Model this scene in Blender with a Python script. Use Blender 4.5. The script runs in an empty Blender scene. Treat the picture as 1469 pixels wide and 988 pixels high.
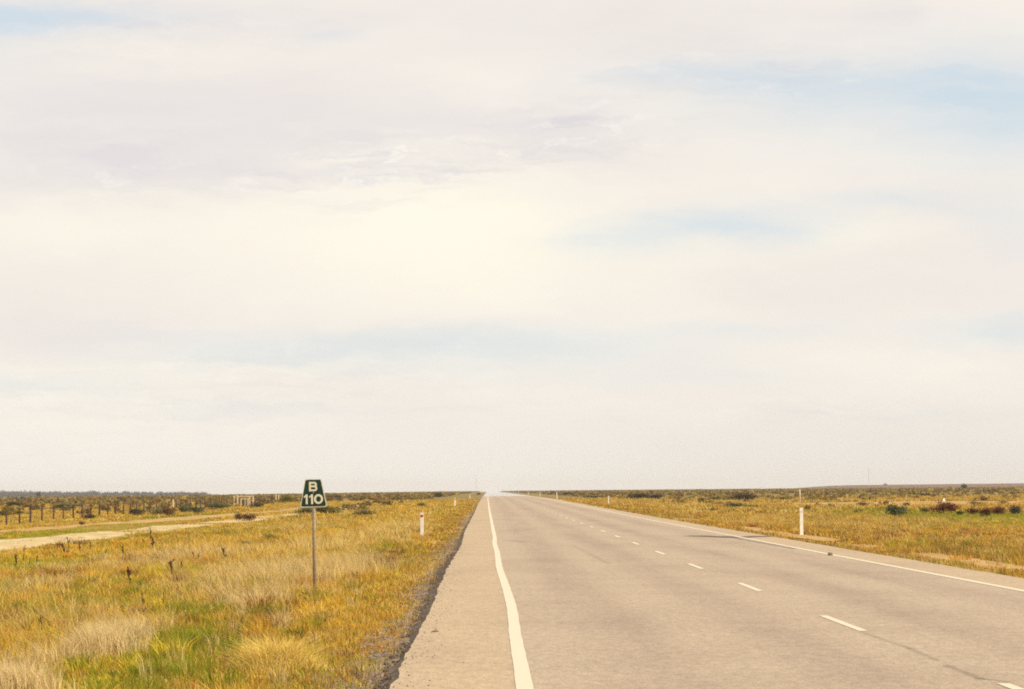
import bpy, bmesh, math, random
import numpy as np
from mathutils import Matrix, Vector

rng = np.random.default_rng(11)
random.seed(5)
sc = bpy.context.scene
LINK = sc.collection.objects.link

# ------------------------------------------------------------------ camera
F, CX, CY, H = 4000.0, 734.5, 494.0, 1.55
YAW, PIT, ROLL = (734.5 - 698) / F, math.atan((702.5 - 494) / F), math.atan(13 / 1469)
fw = np.array([math.sin(YAW) * math.cos(PIT), math.cos(YAW) * math.cos(PIT), math.sin(PIT)])
_r = np.array([math.cos(YAW), -math.sin(YAW), 0.0]); _u = np.cross(_r, fw)
rt = _r * math.cos(ROLL) - _u * math.sin(ROLL)
up = _u * math.cos(ROLL) + _r * math.sin(ROLL)

def sstep(a, b, x):
    t = np.clip((np.asarray(x, float) - a) / (b - a), 0, 1)
    return t * t * (3 - 2 * t)

def _hash(ix, iy, seed):
    h = (ix.astype(np.int64) * 374761393 + iy.astype(np.int64) * 668265263 + seed * 1274126177) & 0x7fffffff
    h = ((h ^ (h >> 13)) * 1274126177) & 0x7fffffff
    return ((h ^ (h >> 16)) & 0xffff) / 65535.0

def vnoise(x, y, seed=0):
    x = np.asarray(x, float); y = np.asarray(y, float)
    ix, iy = np.floor(x), np.floor(y); fx, fy = x - ix, y - iy
    fx = fx * fx * (3 - 2 * fx); fy = fy * fy * (3 - 2 * fy)
    a = _hash(ix, iy, seed); b = _hash(ix + 1, iy, seed); c = _hash(ix, iy + 1, seed); d = _hash(ix + 1, iy + 1, seed)
    return (a * (1 - fx) + b * fx) * (1 - fy) + (c * (1 - fx) + d * fx) * fy

def fbm(x, y, seed=0, n=3):
    s = 0; a = 1; t = 0
    for i in range(n):
        s = s + a * vnoise(np.asarray(x) * 2 ** i, np.asarray(y) * 2 ** i, seed + i * 17); t += a; a *= .55
    return s / t

# road profile (gentle rise, then the curve of the earth) and lateral edges, all in metres
LE_Y = [-60, 22, 42, 55, 81, 104, 143, 178, 264, 364, 900, 9000]
LE_X = [-.77, -.77, -.78, -.82, -.77, -.88, -.9, -.9, -1.0, -1.0, -1.0, -1.0]
LL_Y = [-60, 22, 30, 37, 45, 55, 70, 80, 92, 107, 137, 206, 400, 900, 9000]
LL_X = [.27, .275, .28, .305, .275, .215, .22, .18, .215, .195, .17, .10, .0, -.1, -.1]
RL_Y = [-60, 41, 65, 91, 134, 200, 400, 9000]
RL_X = [7.84, 7.86, 7.87, 7.93, 7.97, 8.05, 8.1, 8.1]
def edge_left(Y): return np.interp(Y, LE_Y, LE_X) + .05 * (vnoise(np.asarray(Y) * .9, 3.3, 5) - .5) + .03 * (vnoise(np.asarray(Y) * 3.1, 8.3, 6) - .5)
def edge_right(Y): return np.interp(Y, RL_Y, RL_X) + 1.08 + .05 * (vnoise(np.asarray(Y) * .8, 1.3, 15) - .5)
def rise(X, Y):
    return .27 * sstep(90, 430, Y) - (np.asarray(X) ** 2 + np.asarray(Y) ** 2) / (2 * 7.0e6)
def terrain(X, Y):
    X = np.asarray(X, float); Y = np.asarray(Y, float)
    sl = np.interp(Y, LE_Y, LE_X) - X
    sr = X - (np.interp(Y, RL_Y, RL_X) + 1.08)
    s = np.maximum(sl, sr)
    z = np.where(s < 0, -.06, 0)
    side = np.where(sl > sr, 1.0, 0.55)
    z = z - np.where(s >= 0, .045 + .03 * sstep(0, .3, s) * side + .12 * sstep(.3, 5, s), 0)
    bump = (fbm(X * .35, Y * .12, 3, 3) - .5) * .16 + (fbm(X * .05, Y * .03, 9, 2) - .5) * .22
    z = z + bump * sstep(.6, 5, s) - 5.2 * sstep(-60, -430, X) * sstep(500, 2300, Y)
    return z + rise(X, Y)

def at(px, py):
    d = fw + rt * (px - CX) / F - up * (py - CY) / F
    z = -.2
    for i in range(40):
        t = (z - H) / min(d[2], -1e-4)
        X, Y = d[0] * t, d[1] * t
        z = .5 * z + .5 * float(terrain(X, Y))
    return X, Y, float(terrain(X, Y))
def ray(px, py, Y):
    d = fw + rt * (px - CX) / F - up * (py - CY) / F
    t = Y / d[1]
    return d[0] * t, Y, H + d[2] * t

cam = bpy.data.cameras.new('camera'); co = bpy.data.objects.new('camera', cam); LINK(co)
M = Matrix(((rt[0], up[0], -fw[0], 0), (rt[1], up[1], -fw[1], 0), (rt[2], up[2], -fw[2], H), (0, 0, 0, 1)))
co.matrix_world = M
cam.sensor_width = 36; cam.lens = F / 1469 * 36; cam.clip_start = .1; cam.clip_end = 30000
sc.camera = co

# ------------------------------------------------------------------ helpers
def tag(o, label=None, cat=None, group=None, kind=None):
    if label: o['label'] = label
    if cat: o['category'] = cat
    if group: o['group'] = group
    if kind: o['kind'] = kind
    return o
def empty(name, loc, rz=0):
    o = bpy.data.objects.new(name, None); o.location = loc; o.rotation_euler = (0, 0, rz)
    o.empty_display_size = .2; LINK(o); return o
def link_mesh(name, me, mat=None, parent=None):
    o = bpy.data.objects.new(name, me); LINK(o)
    if mat: me.materials.append(mat)
    if parent: o.parent = parent
    return o
def from_bm(name, bm, mat=None, parent=None, smooth=False):
    me = bpy.data.meshes.new(name); bmesh.ops.recalc_face_normals(bm, faces=bm.faces); bm.to_mesh(me); bm.free()
    if smooth:
        for p in me.polygons: p.use_smooth = True
    return link_mesh(name, me, mat, parent)
def np_mesh(name, verts, loops, counts, col=None, smooth=False):
    me = bpy.data.meshes.new(name)
    verts = np.asarray(verts, np.float32).reshape(-1, 3)
    loops = np.asarray(loops, np.int32).ravel(); counts = np.asarray(counts, np.int32)
    me.vertices.add(len(verts)); me.vertices.foreach_set('co', verts.ravel())
    me.loops.add(len(loops)); me.loops.foreach_set('vertex_index', loops)
    me.polygons.add(len(counts))
    starts = np.concatenate(([0], np.cumsum(counts)[:-1])).astype(np.int32)
    me.polygons.foreach_set('loop_start', starts); me.polygons.foreach_set('loop_total', counts)
    if smooth: me.polygons.foreach_set('use_smooth', np.ones(len(counts), bool))
    me.update(calc_edges=True)
    if col is not None:
        a = me.color_attributes.new('Tint', 'FLOAT_COLOR', 'POINT')
        c = np.ones((len(verts), 4), np.float32); c[:, :3] = col
        a.data.foreach_set('color', c.ravel())
    return me
def grid_mesh(name, XX, YY, ZZ, smooth=True):
    ny, nx = XX.shape
    v = np.stack([XX, YY, ZZ], -1).reshape(-1, 3)
    i = np.arange((ny - 1) * (nx - 1)); r, c = i // (nx - 1), i % (nx - 1)
    a = r * nx + c
    return np_mesh(name, v, np.stack([a, a + 1, a + nx + 1, a + nx], 1), np.full(len(i), 4), smooth=smooth)
def box(bm, cx, cy, cz, sx, sy, sz, rot=None, bevel=0):
    m = bmesh.ops.create_cube(bm, size=1)
    vs = m['verts']
    bmesh.ops.scale(bm, vec=(sx, sy, sz), verts=vs)
    if bevel:
        es = list({e for v in vs for e in v.link_edges})
        g = bmesh.ops.bevel(bm, geom=es, offset=bevel, segments=2, affect='EDGES', profile=.5)
        vs = list({v for f in g['faces'] for v in f.verts} | {v for v in vs if v.is_valid})
    mat = Matrix.Translation((cx, cy, cz)) @ (rot.to_4x4() if rot else Matrix())
    bmesh.ops.transform(bm, matrix=mat, verts=vs)
def tube(bm, pts, radii, seg=8, cap=True):
    rings = []
    for i, p in enumerate(pts):
        a = Vector(pts[max(i - 1, 0)]); b = Vector(pts[min(i + 1, len(pts) - 1)])
        d = (b - a).normalized(); q = d.to_track_quat('Z', 'Y')
        rings.append([bm.verts.new(Vector(p) + q @ Vector((math.cos(2 * math.pi * k / seg) * radii[i], math.sin(2 * math.pi * k / seg) * radii[i], 0))) for k in range(seg)])
    for i in range(len(rings) - 1):
        for k in range(seg):
            bm.faces.new((rings[i][k], rings[i][(k + 1) % seg], rings[i + 1][(k + 1) % seg], rings[i + 1][k]))
    if cap:
        bm.faces.new(rings[0][::-1]); bm.faces.new(rings[-1])
def prism(bm, pts, y0, y1):
    a = [bm.verts.new((x, y0, z)) for x, z in pts]; b = [bm.verts.new((x, y1, z)) for x, z in pts]
    n = len(pts)
    bm.faces.new(a); bm.faces.new(b[::-1])
    for i in range(n): bm.faces.new((a[i], a[(i + 1) % n], b[(i + 1) % n], b[i]))

# ------------------------------------------------------------------ materials
class NT:
    def __init__(s, name):
        s.m = bpy.data.materials.new(name); s.m.use_nodes = True
        s.t = s.m.node_tree; s.n = s.t.nodes; s.n.clear()
        s.out = s.n.new('ShaderNodeOutputMaterial')
    def new(s, t, **k):
        n = s.n.new('ShaderNode' + t)
        for a, b in k.items():
            setattr(n, a, b)
        return n
    def l(s, a, b): s.t.links.new(a, b)
    def val(s, sock, v):
        if hasattr(v, 'is_output') or isinstance(v, bpy.types.NodeSocket): s.l(v, sock)
        else: sock.default_value = v
    def math(s, op, a, b=0.0, c=None):
        n = s.new('Math', operation=op); s.val(n.inputs[0], a); s.val(n.inputs[1], b)
        if c is not None: s.val(n.inputs[2], c)
        return n.outputs[0]
    def smooth(s, v, a, b, lo=0., hi=1.):
        n = s.new('MapRange', interpolation_type='SMOOTHSTEP'); s.val(n.inputs[0], v)
        n.inputs[1].default_value = a; n.inputs[2].default_value = b; n.inputs[3].default_value = lo; n.inputs[4].default_value = hi
        return n.outputs[0]
    def mix(s, f, a, b, mode='MIX'):
        n = s.new('Mix', data_type='RGBA', blend_type=mode); s.val(n.inputs[0], f)
        for k, v in ((6, a), (7, b)):
            if isinstance(v, tuple): n.inputs[k].default_value = (*v, 1)
            else: s.l(v, n.inputs[k])
        return n.outputs[2]
    def noise(s, vec, scale, detail=3, rough=.55, off=None):
        if off or isinstance(scale, tuple):
            mp = s.new('Mapping'); s.l(vec, mp.inputs[0])
            if off: mp.inputs[1].default_value = off
            if isinstance(scale, tuple): mp.inputs[3].default_value = scale; scale = 1.0
            vec = mp.outputs[0]
        n = s.new('TexNoise'); n.inputs['Scale'].default_value = scale; n.inputs['Detail'].default_value = detail
        n.inputs['Roughness'].default_value = rough; s.l(vec, n.inputs['Vector']); return n.outputs[0]
    def ramp(s, v, stops):
        n = s.new('ValToRGB'); s.l(v, n.inputs[0]); e = n.color_ramp.elements
        while len(e) < len(stops): e.new(.5)
        for k, (p, c) in enumerate(stops): e[k].position = p; e[k].color = (*c, 1)
        return n.outputs[0]
    def bsdf(s, col, rough=.8, spec=.3, metal=0., normal=None):
        b = s.new('BsdfPrincipled')
        if isinstance(col, tuple): b.inputs['Base Color'].default_value = (*col, 1)
        else: s.l(col, b.inputs['Base Color'])
        s.val(b.inputs['Roughness'], rough); s.val(b.inputs['Specular IOR Level'], spec); b.inputs['Metallic'].default_value = metal
        if normal: s.l(normal, b.inputs['Normal'])
        s.l(b.outputs[0], s.out.inputs[0]); return b
    def bump(s, h, dist, strength=1.):
        n = s.new('Bump'); n.inputs['Distance'].default_value = dist; n.inputs['Strength'].default_value = strength
        s.l(h, n.inputs['Height']); return n.outputs[0]

def simple(name, c1, c2, scale=8., rough=.7, spec=.3, metal=0., bump=0.):
    n = NT(name); tc = n.new('TexCoord').outputs['Object']
    f = n.noise(tc, scale, 4, .6)
    f = n.smooth(f, .35, .68)
    nn = n.bump(f, bump) if bump else None
    n.bsdf(n.mix(f, c1, c2), rough, spec, metal, nn); return n.m

def make_ground():
    n = NT('dry_earth_and_grass_litter'); pos = n.new('NewGeometry').outputs['Position']
    sp = n.new('SeparateXYZ'); n.l(pos, sp.inputs[0]); X, Y = sp.outputs[0], sp.outputs[1]
    big = n.noise(pos, (.05, .03, .05), 4, .6)
    mid = n.noise(pos, (.5, .28, .5), 4, .6)
    fine = n.noise(pos, 9., 4, .7)
    c = n.ramp(mid, [(.28, (.27, .135, .04)), (.45, (.40, .23, .06)), (.56, (.38, .26, .07)), (.72, (.50, .34, .14))])
    ol = n.smooth(big, .46, .62)
    c = n.mix(n.math('MULTIPLY', ol, .5), c, (.20, .17, .04))
    c = n.mix(n.smooth(fine, .3, .7), n.mix(1., c, (.62, .60, .58), 'MULTIPLY'), c)
    # scrub plain far off: olive brown
    far = n.smooth(Y, 260, 520)
    fm = n.noise(pos, (.06, .022, .06), 5, .65)
    cf = n.ramp(fm, [(.32, (.115, .09, .035)), (.5, (.21, .15, .05)), (.62, (.27, .185, .06)), (.75, (.36, .25, .09))])
    c = n.mix(far, c, cf)
    # gravel margin beside the bitumen
    mg = n.math('MULTIPLY', n.smooth(X, -1.75, -1.15), n.smooth(X, -.2, -.5))
    mg2 = n.math('MULTIPLY', n.smooth(X, 8.6, 8.9), n.smooth(X, 10.4, 9.2))
    gm = n.math('MULTIPLY', n.math('ADD', n.math('MULTIPLY', mg, 1.), n.math('MULTIPLY', mg2, .6)), n.smooth(n.noise(pos, (1.4, .5, 1.), 4, .65), .38, .52))
    gv = n.new('TexVoronoi'); gv.inputs['Scale'].default_value = 26; n.l(pos, gv.inputs['Vector'])
    gc = n.ramp(gv.outputs['Color'], [(.1, (.13, .09, .06)), (.5, (.23, .165, .11)), (.9, (.38, .29, .205))])
    c = n.mix(gm, c, gc)
    n.bsdf(c, .95, .1, 0, n.bump(fine, .05)); return n.m

def make_road():
    n = NT('spray_sealed_bitumen'); pos = n.new('NewGeometry').outputs['Position']
    sp = n.new('SeparateXYZ'); n.l(pos, sp.inputs[0]); X, Y = sp.outputs[0], sp.outputs[1]
    v = n.new('TexVoronoi'); v.inputs['Scale'].default_value = 75; n.l(pos, v.inputs['Vector'])
    chip = n.ramp(v.outputs['Color'], [(.0, (.277, .22, .16)), (.35, (.37, .297, .22)), (.7, (.45, .362, .267)), (1., (.585, .48, .36))])
    sp2 = n.noise(pos, 30, 3, .7)
    chip = n.mix(n.smooth(sp2, .3, .72), n.mix(1., chip, (.84, .83, .83), 'MULTIPLY'), n.mix(1., chip, (1.1, 1.1, 1.1), 'MULTIPLY'))
    mot = n.noise(pos, (9, 3.2, 1.), 4, .75)
    chip = n.mix(n.smooth(mot, .3, .7), n.mix(1., chip, (.86, .85, .86), 'MULTIPLY'), n.mix(1., chip, (1.09, 1.08, 1.06), 'MULTIPLY'))
    # polished wheel paths, long and uneven
    def lane(x0, w):
        d = n.math('ABSOLUTE', n.math('SUBTRACT', X, x0)); return n.smooth(d, w, w * .25)
    wp = n.math('MAXIMUM', n.math('MAXIMUM', lane(1.35, .75), lane(3.05, .75)), n.math('MAXIMUM', lane(5.2, .7), lane(6.9, .7)))
    st = n.noise(pos, (1.1, .05, 1.), 4, .6)
    wp = n.math('MULTIPLY', wp, n.smooth(st, .3, .7, .25, 1.))
    chip = n.mix(n.math('MULTIPLY', wp, .8), chip, n.mix(1., chip, (.82, .785, .82), 'MULTIPLY'))
    bl = n.noise(pos, (.5, .09, .5), 5, .62, (3.1, 7.7, 0))
    chip = n.mix(n.math('MULTIPLY', n.smooth(bl, .45, .68), .5), chip, n.mix(1., chip, (.82, .80, .82), 'MULTIPLY'))
    tr = n.noise(pos, (.25, .55, .5), 3, .6, (9.1, 2.7, 0))
    chip = n.mix(n.math('MULTIPLY', n.smooth(tr, .45, .65), .35), chip, n.mix(1., chip, (.86, .85, .86), 'MULTIPLY'))
    # dusty paler shoulders outside the edge lines
    sh = n.math('MAXIMUM', n.smooth(X, .45, .05), n.smooth(X, 7.7, 8.1))
    chip = n.mix(n.math('MULTIPLY', sh, .8), chip, n.mix(1., chip, (1.10, 1.06, .94), 'MULTIPLY'))
    wob = n.noise(pos, (2.2, .8, 1.), 4, .7)
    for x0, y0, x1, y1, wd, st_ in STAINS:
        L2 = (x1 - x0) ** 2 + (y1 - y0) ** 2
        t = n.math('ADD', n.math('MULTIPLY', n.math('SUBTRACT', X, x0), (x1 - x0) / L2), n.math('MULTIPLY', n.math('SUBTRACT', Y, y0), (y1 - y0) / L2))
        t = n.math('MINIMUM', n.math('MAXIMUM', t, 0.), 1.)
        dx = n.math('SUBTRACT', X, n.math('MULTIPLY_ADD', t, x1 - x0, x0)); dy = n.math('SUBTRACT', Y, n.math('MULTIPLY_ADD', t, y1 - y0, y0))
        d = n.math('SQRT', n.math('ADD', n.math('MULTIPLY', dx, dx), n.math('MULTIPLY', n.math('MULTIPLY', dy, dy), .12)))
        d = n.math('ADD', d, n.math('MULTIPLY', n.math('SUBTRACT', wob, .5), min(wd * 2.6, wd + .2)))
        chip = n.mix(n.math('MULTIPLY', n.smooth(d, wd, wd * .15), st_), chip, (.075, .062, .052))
    # hot far stretch turns mirror smooth (mirage)
    hot = n.smooth(Y, 520, 640)
    rough = n.math('SUBTRACT', .93, n.math('MULTIPLY', hot, .88))
    spec = n.math('ADD', .12, n.math('MULTIPLY', hot, .6))
    bfac = n.bump(v.outputs['Distance'], .006)
    n.bsdf(chip, rough, spec, 0, None); return n.m

def make_paint():
    n = NT('worn_road_paint'); pos = n.new('NewGeometry').outputs['Position']
    a = n.noise(pos, 34, 4, .75); b = n.noise(pos, (3., .7, 1.), 3, .6)
    w = n.smooth(n.math('ADD', n.math('MULTIPLY', a, .7), n.math('MULTIPLY', b, .4)), .62, .80)
    n.bsdf(n.mix(n.math('MULTIPLY', w, .55), (.60, .525, .40), (.36, .30, .23)), .7, .2); return n.m

def leaf_mat(name, trans=.25, tint=(1, 1, 1), var=0.0):
    n = NT(name); a = n.new('Attribute'); a.attribute_name = 'Tint'
    c = a.outputs['Color']
    if tint != (1, 1, 1): c = n.mix(1., c, tint, 'MULTIPLY')
    d = n.new('BsdfDiffuse'); t = n.new('BsdfTranslucent'); n.l(c, d.inputs[0]); n.l(c, t.inputs[0])
    m = n.new('MixShader'); m.inputs[0].default_value = trans; n.l(d.outputs[0], m.inputs[1]); n.l(t.outputs[0], m.inputs[2])
    n.l(m.outputs[0], n.out.inputs[0]); return n.m

def at_road(px, py):
    d = fw + rt * (px - CX) / F - up * (py - CY) / F
    t = -H / d[2]
    for i in range(25):
        X, Y = d[0] * t, d[1] * t; t = .5 * t + .5 * (float(rise(X, Y)) - H) / d[2]
    return X, Y
STAINS = []
def stain(pts, w, k):
    q = [at_road(*p) for p in pts]
    for a, b in zip(q[:-1], q[1:]): STAINS.append((a[0], a[1], b[0], b[1], w, k))
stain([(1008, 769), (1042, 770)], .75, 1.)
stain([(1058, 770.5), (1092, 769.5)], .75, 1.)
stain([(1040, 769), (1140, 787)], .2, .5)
stain([(1236, 907), (1305, 930), (1345, 947)], .055, .28)
stain([(1360, 955), (1405, 973), (1440, 977)], .07, .38)
stain([(820, 782), (845, 794)], .12, .13)
stain([(845, 794), (872, 808)], .12, .2)
stain([(728, 775), (750, 777)], .3, .3)

MG, MR, MP = make_ground(), make_road(), make_paint()
M_GRASS = leaf_mat('dry_grass_blades', .3)
def dirt(name, stops, sc1=(1.2, .35, 1.)):
    n = NT(name); pos = n.new('NewGeometry').outputs['Position']
    f = n.noise(pos, sc1, 5, .65); g = n.noise(pos, 14, 3, .7)
    c = n.ramp(f, stops); c = n.mix(n.smooth(g, .3, .7), n.mix(1., c, (.8, .78, .76), 'MULTIPLY'), c)
    n.bsdf(c, .95, .1, 0, n.bump(g, .02)); return n.m
M_TRACK = dirt('pale_dust', [(.25, (.38, .27, .12)), (.5, (.56, .43, .23)), (.7, (.68, .56, .34))])
M_BARE = dirt('bare_sand', [(.25, (.36, .21, .075)), (.5, (.47, .30, .115)), (.75, (.55, .385, .18))])
M_SEAL = simple('dark_bitumen', (.05, .043, .038), (.085, .072, .06), 14, .8, .2)
M_SEAL2 = simple('faded_bitumen_smear', (.13, .108, .088), (.19, .16, .13), 6, .9, .1)
M_EDGE = dirt('broken_bitumen_edge', [(.3, (.085, .068, .052)), (.52, (.14, .112, .085)), (.7, (.27, .22, .165))], (5, 4, 1))
M_WHITE = simple('white_post_plastic', (.82, .79, .72), (.70, .66, .58), 5, .55, .3)
M_RED = simple('red_reflector', (.55, .02, .02), (.38, .015, .015), 40, .3, .5)
M_LENS = simple('clear_reflector', (.62, .6, .55), (.5, .5, .47), 40, .3, .5)
M_GREEN = simple('green_sign_sheeting', (.006, .028, .017), (.008, .035, .021), 5, .5, .3)
M_CREAM = simple('cream_sign_sheeting', (.66, .61, .46), (.58, .54, .4), 9, .5, .3)
M_GALV = simple('weathered_galvanised_steel', (.46, .37, .26), (.35, .28, .2), 12, .6, .4, .25)
M_STEELBACK = simple('grey_sign_back', (.35, .34, .31), (.28, .27, .25), 9, .5, .4, .3)
M_WOOD = simple('dark_weathered_wood', (.105, .062, .046), (.062, .04, .032), 9, .9, .1)
M_WOODP = simple('pale_bleached_timber', (.66, .52, .35), (.5, .38, .24), 7, .9, .1)
M_WIRE = simple('rusty_wire', (.16, .10, .07), (.1, .07, .05), 30, .7, .3, .4)
M_STALK = simple('dry_dead_stalk', (.12, .066, .04), (.075, .042, .027), 20, .95, .05)
M_STONE = simple('grey_brown_stone', (.26, .2, .13), (.17, .12, .08), 20, .9, .2, 0, .01)
M_FARWHITE = simple('whitewashed_sheet_metal', (.8, .79, .76), (.72, .7, .66), 2, .5, .3)
M_FARGREY = simple('grey_galvanised_mast', (.42, .4, .4), (.34, .33, .33), 3, .5, .3)
M_HILL = dirt('red_brown_scrub_slope', [(.3, (.10, .045, .022)), (.5, (.14, .062, .03)), (.7, (.17, .085, .038))], (.05, .02, .05))

# ------------------------------------------------------------------ ground, road, markings
def axis(dense0, dense1, step, lo, hi, g):
    a = list(np.arange(dense0, dense1 + 1e-6, step)); s = step; x = dense1
    while x < hi: s *= g; x += s; a.append(min(x, hi))
    s = step; x = dense0; b = []
    while x > lo: s *= g; x -= s; b.append(max(x, lo))
    return np.array(b[::-1] + a)
gx = axis(-14, 22, .33, -9000, 9000, 1.11); gy = axis(12, 130, .6, -600, 9000, 1.06)
XX, YY = np.meshgrid(gx, gy)
tag(link_mesh('ground', grid_mesh('ground', XX, YY, terrain(XX, YY)), MG), 'dry golden grassy plain running out to a flat horizon', 'ground', kind='structure')

ry = np.concatenate([np.arange(-40, 10, 2.), np.arange(10, 130, .25), np.arange(130, 320, 2.), np.arange(320, 900, 10.), np.arange(900, 4300, 60.)])
cols = np.linspace(0, 1, 15)
L, R = edge_left(ry), edge_right(ry)
XX = L[:, None] + (R - L)[:, None] * cols[None]; YY = np.repeat(ry[:, None], len(cols), 1)
tag(link_mesh('road', grid_mesh('road', XX, YY, rise(XX, YY)), MR), 'straight two lane bitumen road', 'road', kind='structure')
# broken dropped edge of the seal on both sides
def skirt(sgn, name):
    n = 7; t = np.linspace(0, 1, n)
    E0 = edge_left(ry) if sgn < 0 else edge_right(ry)
    w = .05 + .27 * fbm(ry * .45, ry * 0 + 2.2 + sgn, 31, 3)
    XX = E0[:, None] + sgn * w[:, None] * t[None]; YY = np.repeat(ry[:, None], n, 1)
    Z1 = terrain(E0 + sgn * .5, ry) - .015 - rise(E0, ry)
    ZZ = rise(XX, YY) + (Z1[:, None]) * (t ** .8)[None]
    ZZ += (vnoise(XX * 22, YY * 9, 41) - .5) * .03 * np.sin(t * math.pi)[None]
    ZZ[:, 0] = rise(XX, YY)[:, 0]
    o = link_mesh(name, grid_mesh(name, XX, YY, ZZ), M_EDGE); tag(o, 'dark crumbling bitumen edge dropping off the road', 'road edge', kind='structure')
skirt(-1, 'road_edge'); skirt(1, 'road_edge')

def strip(name, Ys, X0, X1, dz, mat, label, cat='road marking'):
    Ys = np.asarray(Ys, float); X0 = np.broadcast_to(X0, Ys.shape); X1 = np.broadcast_to(X1, Ys.shape)
    XX = np.stack([X0, (X0 + X1) / 2, X1], 1); YY = np.repeat(Ys[:, None], 3, 1)
    o = link_mesh(name, grid_mesh(name, XX, YY, rise(XX, YY) + dz), mat)
    return tag(o, label, cat, kind='structure')
ly = np.concatenate([np.arange(-30, 10, 2.), np.arange(10, 130, .4), np.arange(130, 320, 3.), np.arange(320, 620, 10.)])
lx = np.interp(ly, LL_Y, LL_X); lx[10:-10] = np.convolve(lx, np.hanning(23)[1:-1] / np.hanning(23)[1:-1].sum(), 'valid')
jit = lambda s: .008 * (vnoise(ly * 1.7, ly * 0 + s, 77) - .5)
strip('edge_line', ly, lx - .066 + jit(1), lx + .066 + jit(2), .004, MP, 'cream painted edge line on the left')
lx2 = np.interp(ly, RL_Y, RL_X)
strip('edge_line', ly, lx2 - .07 + jit(3), lx2 + .07 + jit(4), .004, MP, 'cream painted edge line on the right')
y0 = 21.9 - 11.85 * 3
for k in range(46):
    Ye = y0 + 11.85 * k              # far end of the dash
    ys = np.linspace(Ye - 3.7, Ye, 6); cx = np.interp(ys, [-20, 22, 34, 46, 58, 70, 83, 110, 400], [4.0, 4.02, 4.03, 4.09, 4.12, 4.15, 4.19, 4.25, 4.2])
    if Ye > 420: break
    strip('centre_dash', ys, cx - .05, cx + .05, .004, MP, 'white dash of the broken centre line')

# dirt track parallel with the road, bare strips
def track(name, Ys, Xa, Xb, dz, mat, label, seed, n=9):
    Ys = np.asarray(Ys, float)
    a = Xa(Ys) + (fbm(Ys * .12, Ys * 0 + 1.3, seed, 3) - .5) * .9; b = Xb(Ys) + (fbm(Ys * .14, Ys * 0 + 7.3, seed + 3, 3) - .5) * .9
    t = np.linspace(0, 1, n); XX = a[:, None] + (b - a)[:, None] * t[None]; YY = np.repeat(Ys[:, None], n, 1)
    o = link_mesh(name, grid_mesh(name, XX, YY, terrain(XX, YY) + dz), mat); tag(o, label, 'track', kind='structure')
def edge_of(pts):
    q = sorted([at(*p)[:2] for p in pts], key=lambda t: t[1]); ys = [t[1] for t in q]; xs = [t[0] for t in q]
    return lambda y: np.interp(y, ys, xs)
TL = edge_of([(-120, 785), (0, 774), (100, 766), (200, 757), (300, 748.5), (420, 737)])
TR = edge_of([(-120, 805), (0, 794), (100, 780), (200, 767), (300, 753.5), (420, 740.5)])
BL = edge_of([(-60, 765), (90, 755), (180, 747.5), (290, 739.5), (330, 736.5), (400, 731.5)])
BR = edge_of([(-60, 768), (90, 759), (180, 752), (290, 744), (330, 741), (400, 735)])
track('dirt_track', np.arange(60, 300, 1.), TL, TR, .012, M_TRACK, 'pale dusty track through the grass on the left', 51)
track('bare_earth', np.arange(120, 300, 1.), BL, BR, .014, M_BARE, 'sandy strip behind the green verge', 61)
track('bare_earth', np.arange(48, 150, .6), lambda y: 9.75 + y * 0, lambda y: 11.0 + y * 0, .012, M_BARE, 'sandy strip beside the right shoulder', 71)
track('bare_earth', np.arange(194, 214, 1.), lambda y: 32 + y * 0, lambda y: 62 + y * 0, .012, M_BARE, 'pale sandy flat behind the maroon bushes', 81, 40)
track('bare_earth', np.arange(226, 285, 1.), lambda y: 24 + y * 0, lambda y: 95 + y * 0, .012, M_BARE, 'long sandy strip across the right plain', 91, 60)

# low red brown rise on the right horizon
hx = np.linspace(330, 2600, 160); hy = np.linspace(3300, 5200, 24)
XX, YY = np.meshgrid(hx, hy)
prof = sstep(400, 500, XX + (YY - 3300) * -.05) * (5.6 + 1.3 * sstep(500, 1100, XX) + .5 * fbm(XX * .01, YY * .004, 4, 3))
ZZ = terrain(XX, YY) - .6 + prof * np.sin(np.clip((YY - 3300) / 1900, 0, 1) * math.pi) ** .7
tag(link_mesh('hill', grid_mesh('hill', XX, YY, ZZ), M_HILL), 'low red brown rise along the right horizon', 'hill', kind='structure')

# ------------------------------------------------------------------ grass
PAL = dict(straw=(.66, .48, .17), pale=(.64, .475, .215), gold=(.65, .405, .06), ochre=(.55, .305, .065), olive=(.31, .265, .035),
           green=(.245, .265, .026), vivid=(.28, .32, .014), rust=(.28, .125, .03), brown=(.21, .12, .055), yellow=(.66, .50, .05))
PK = list(PAL); PC = np.array([PAL[k] for k in PK])
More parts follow.
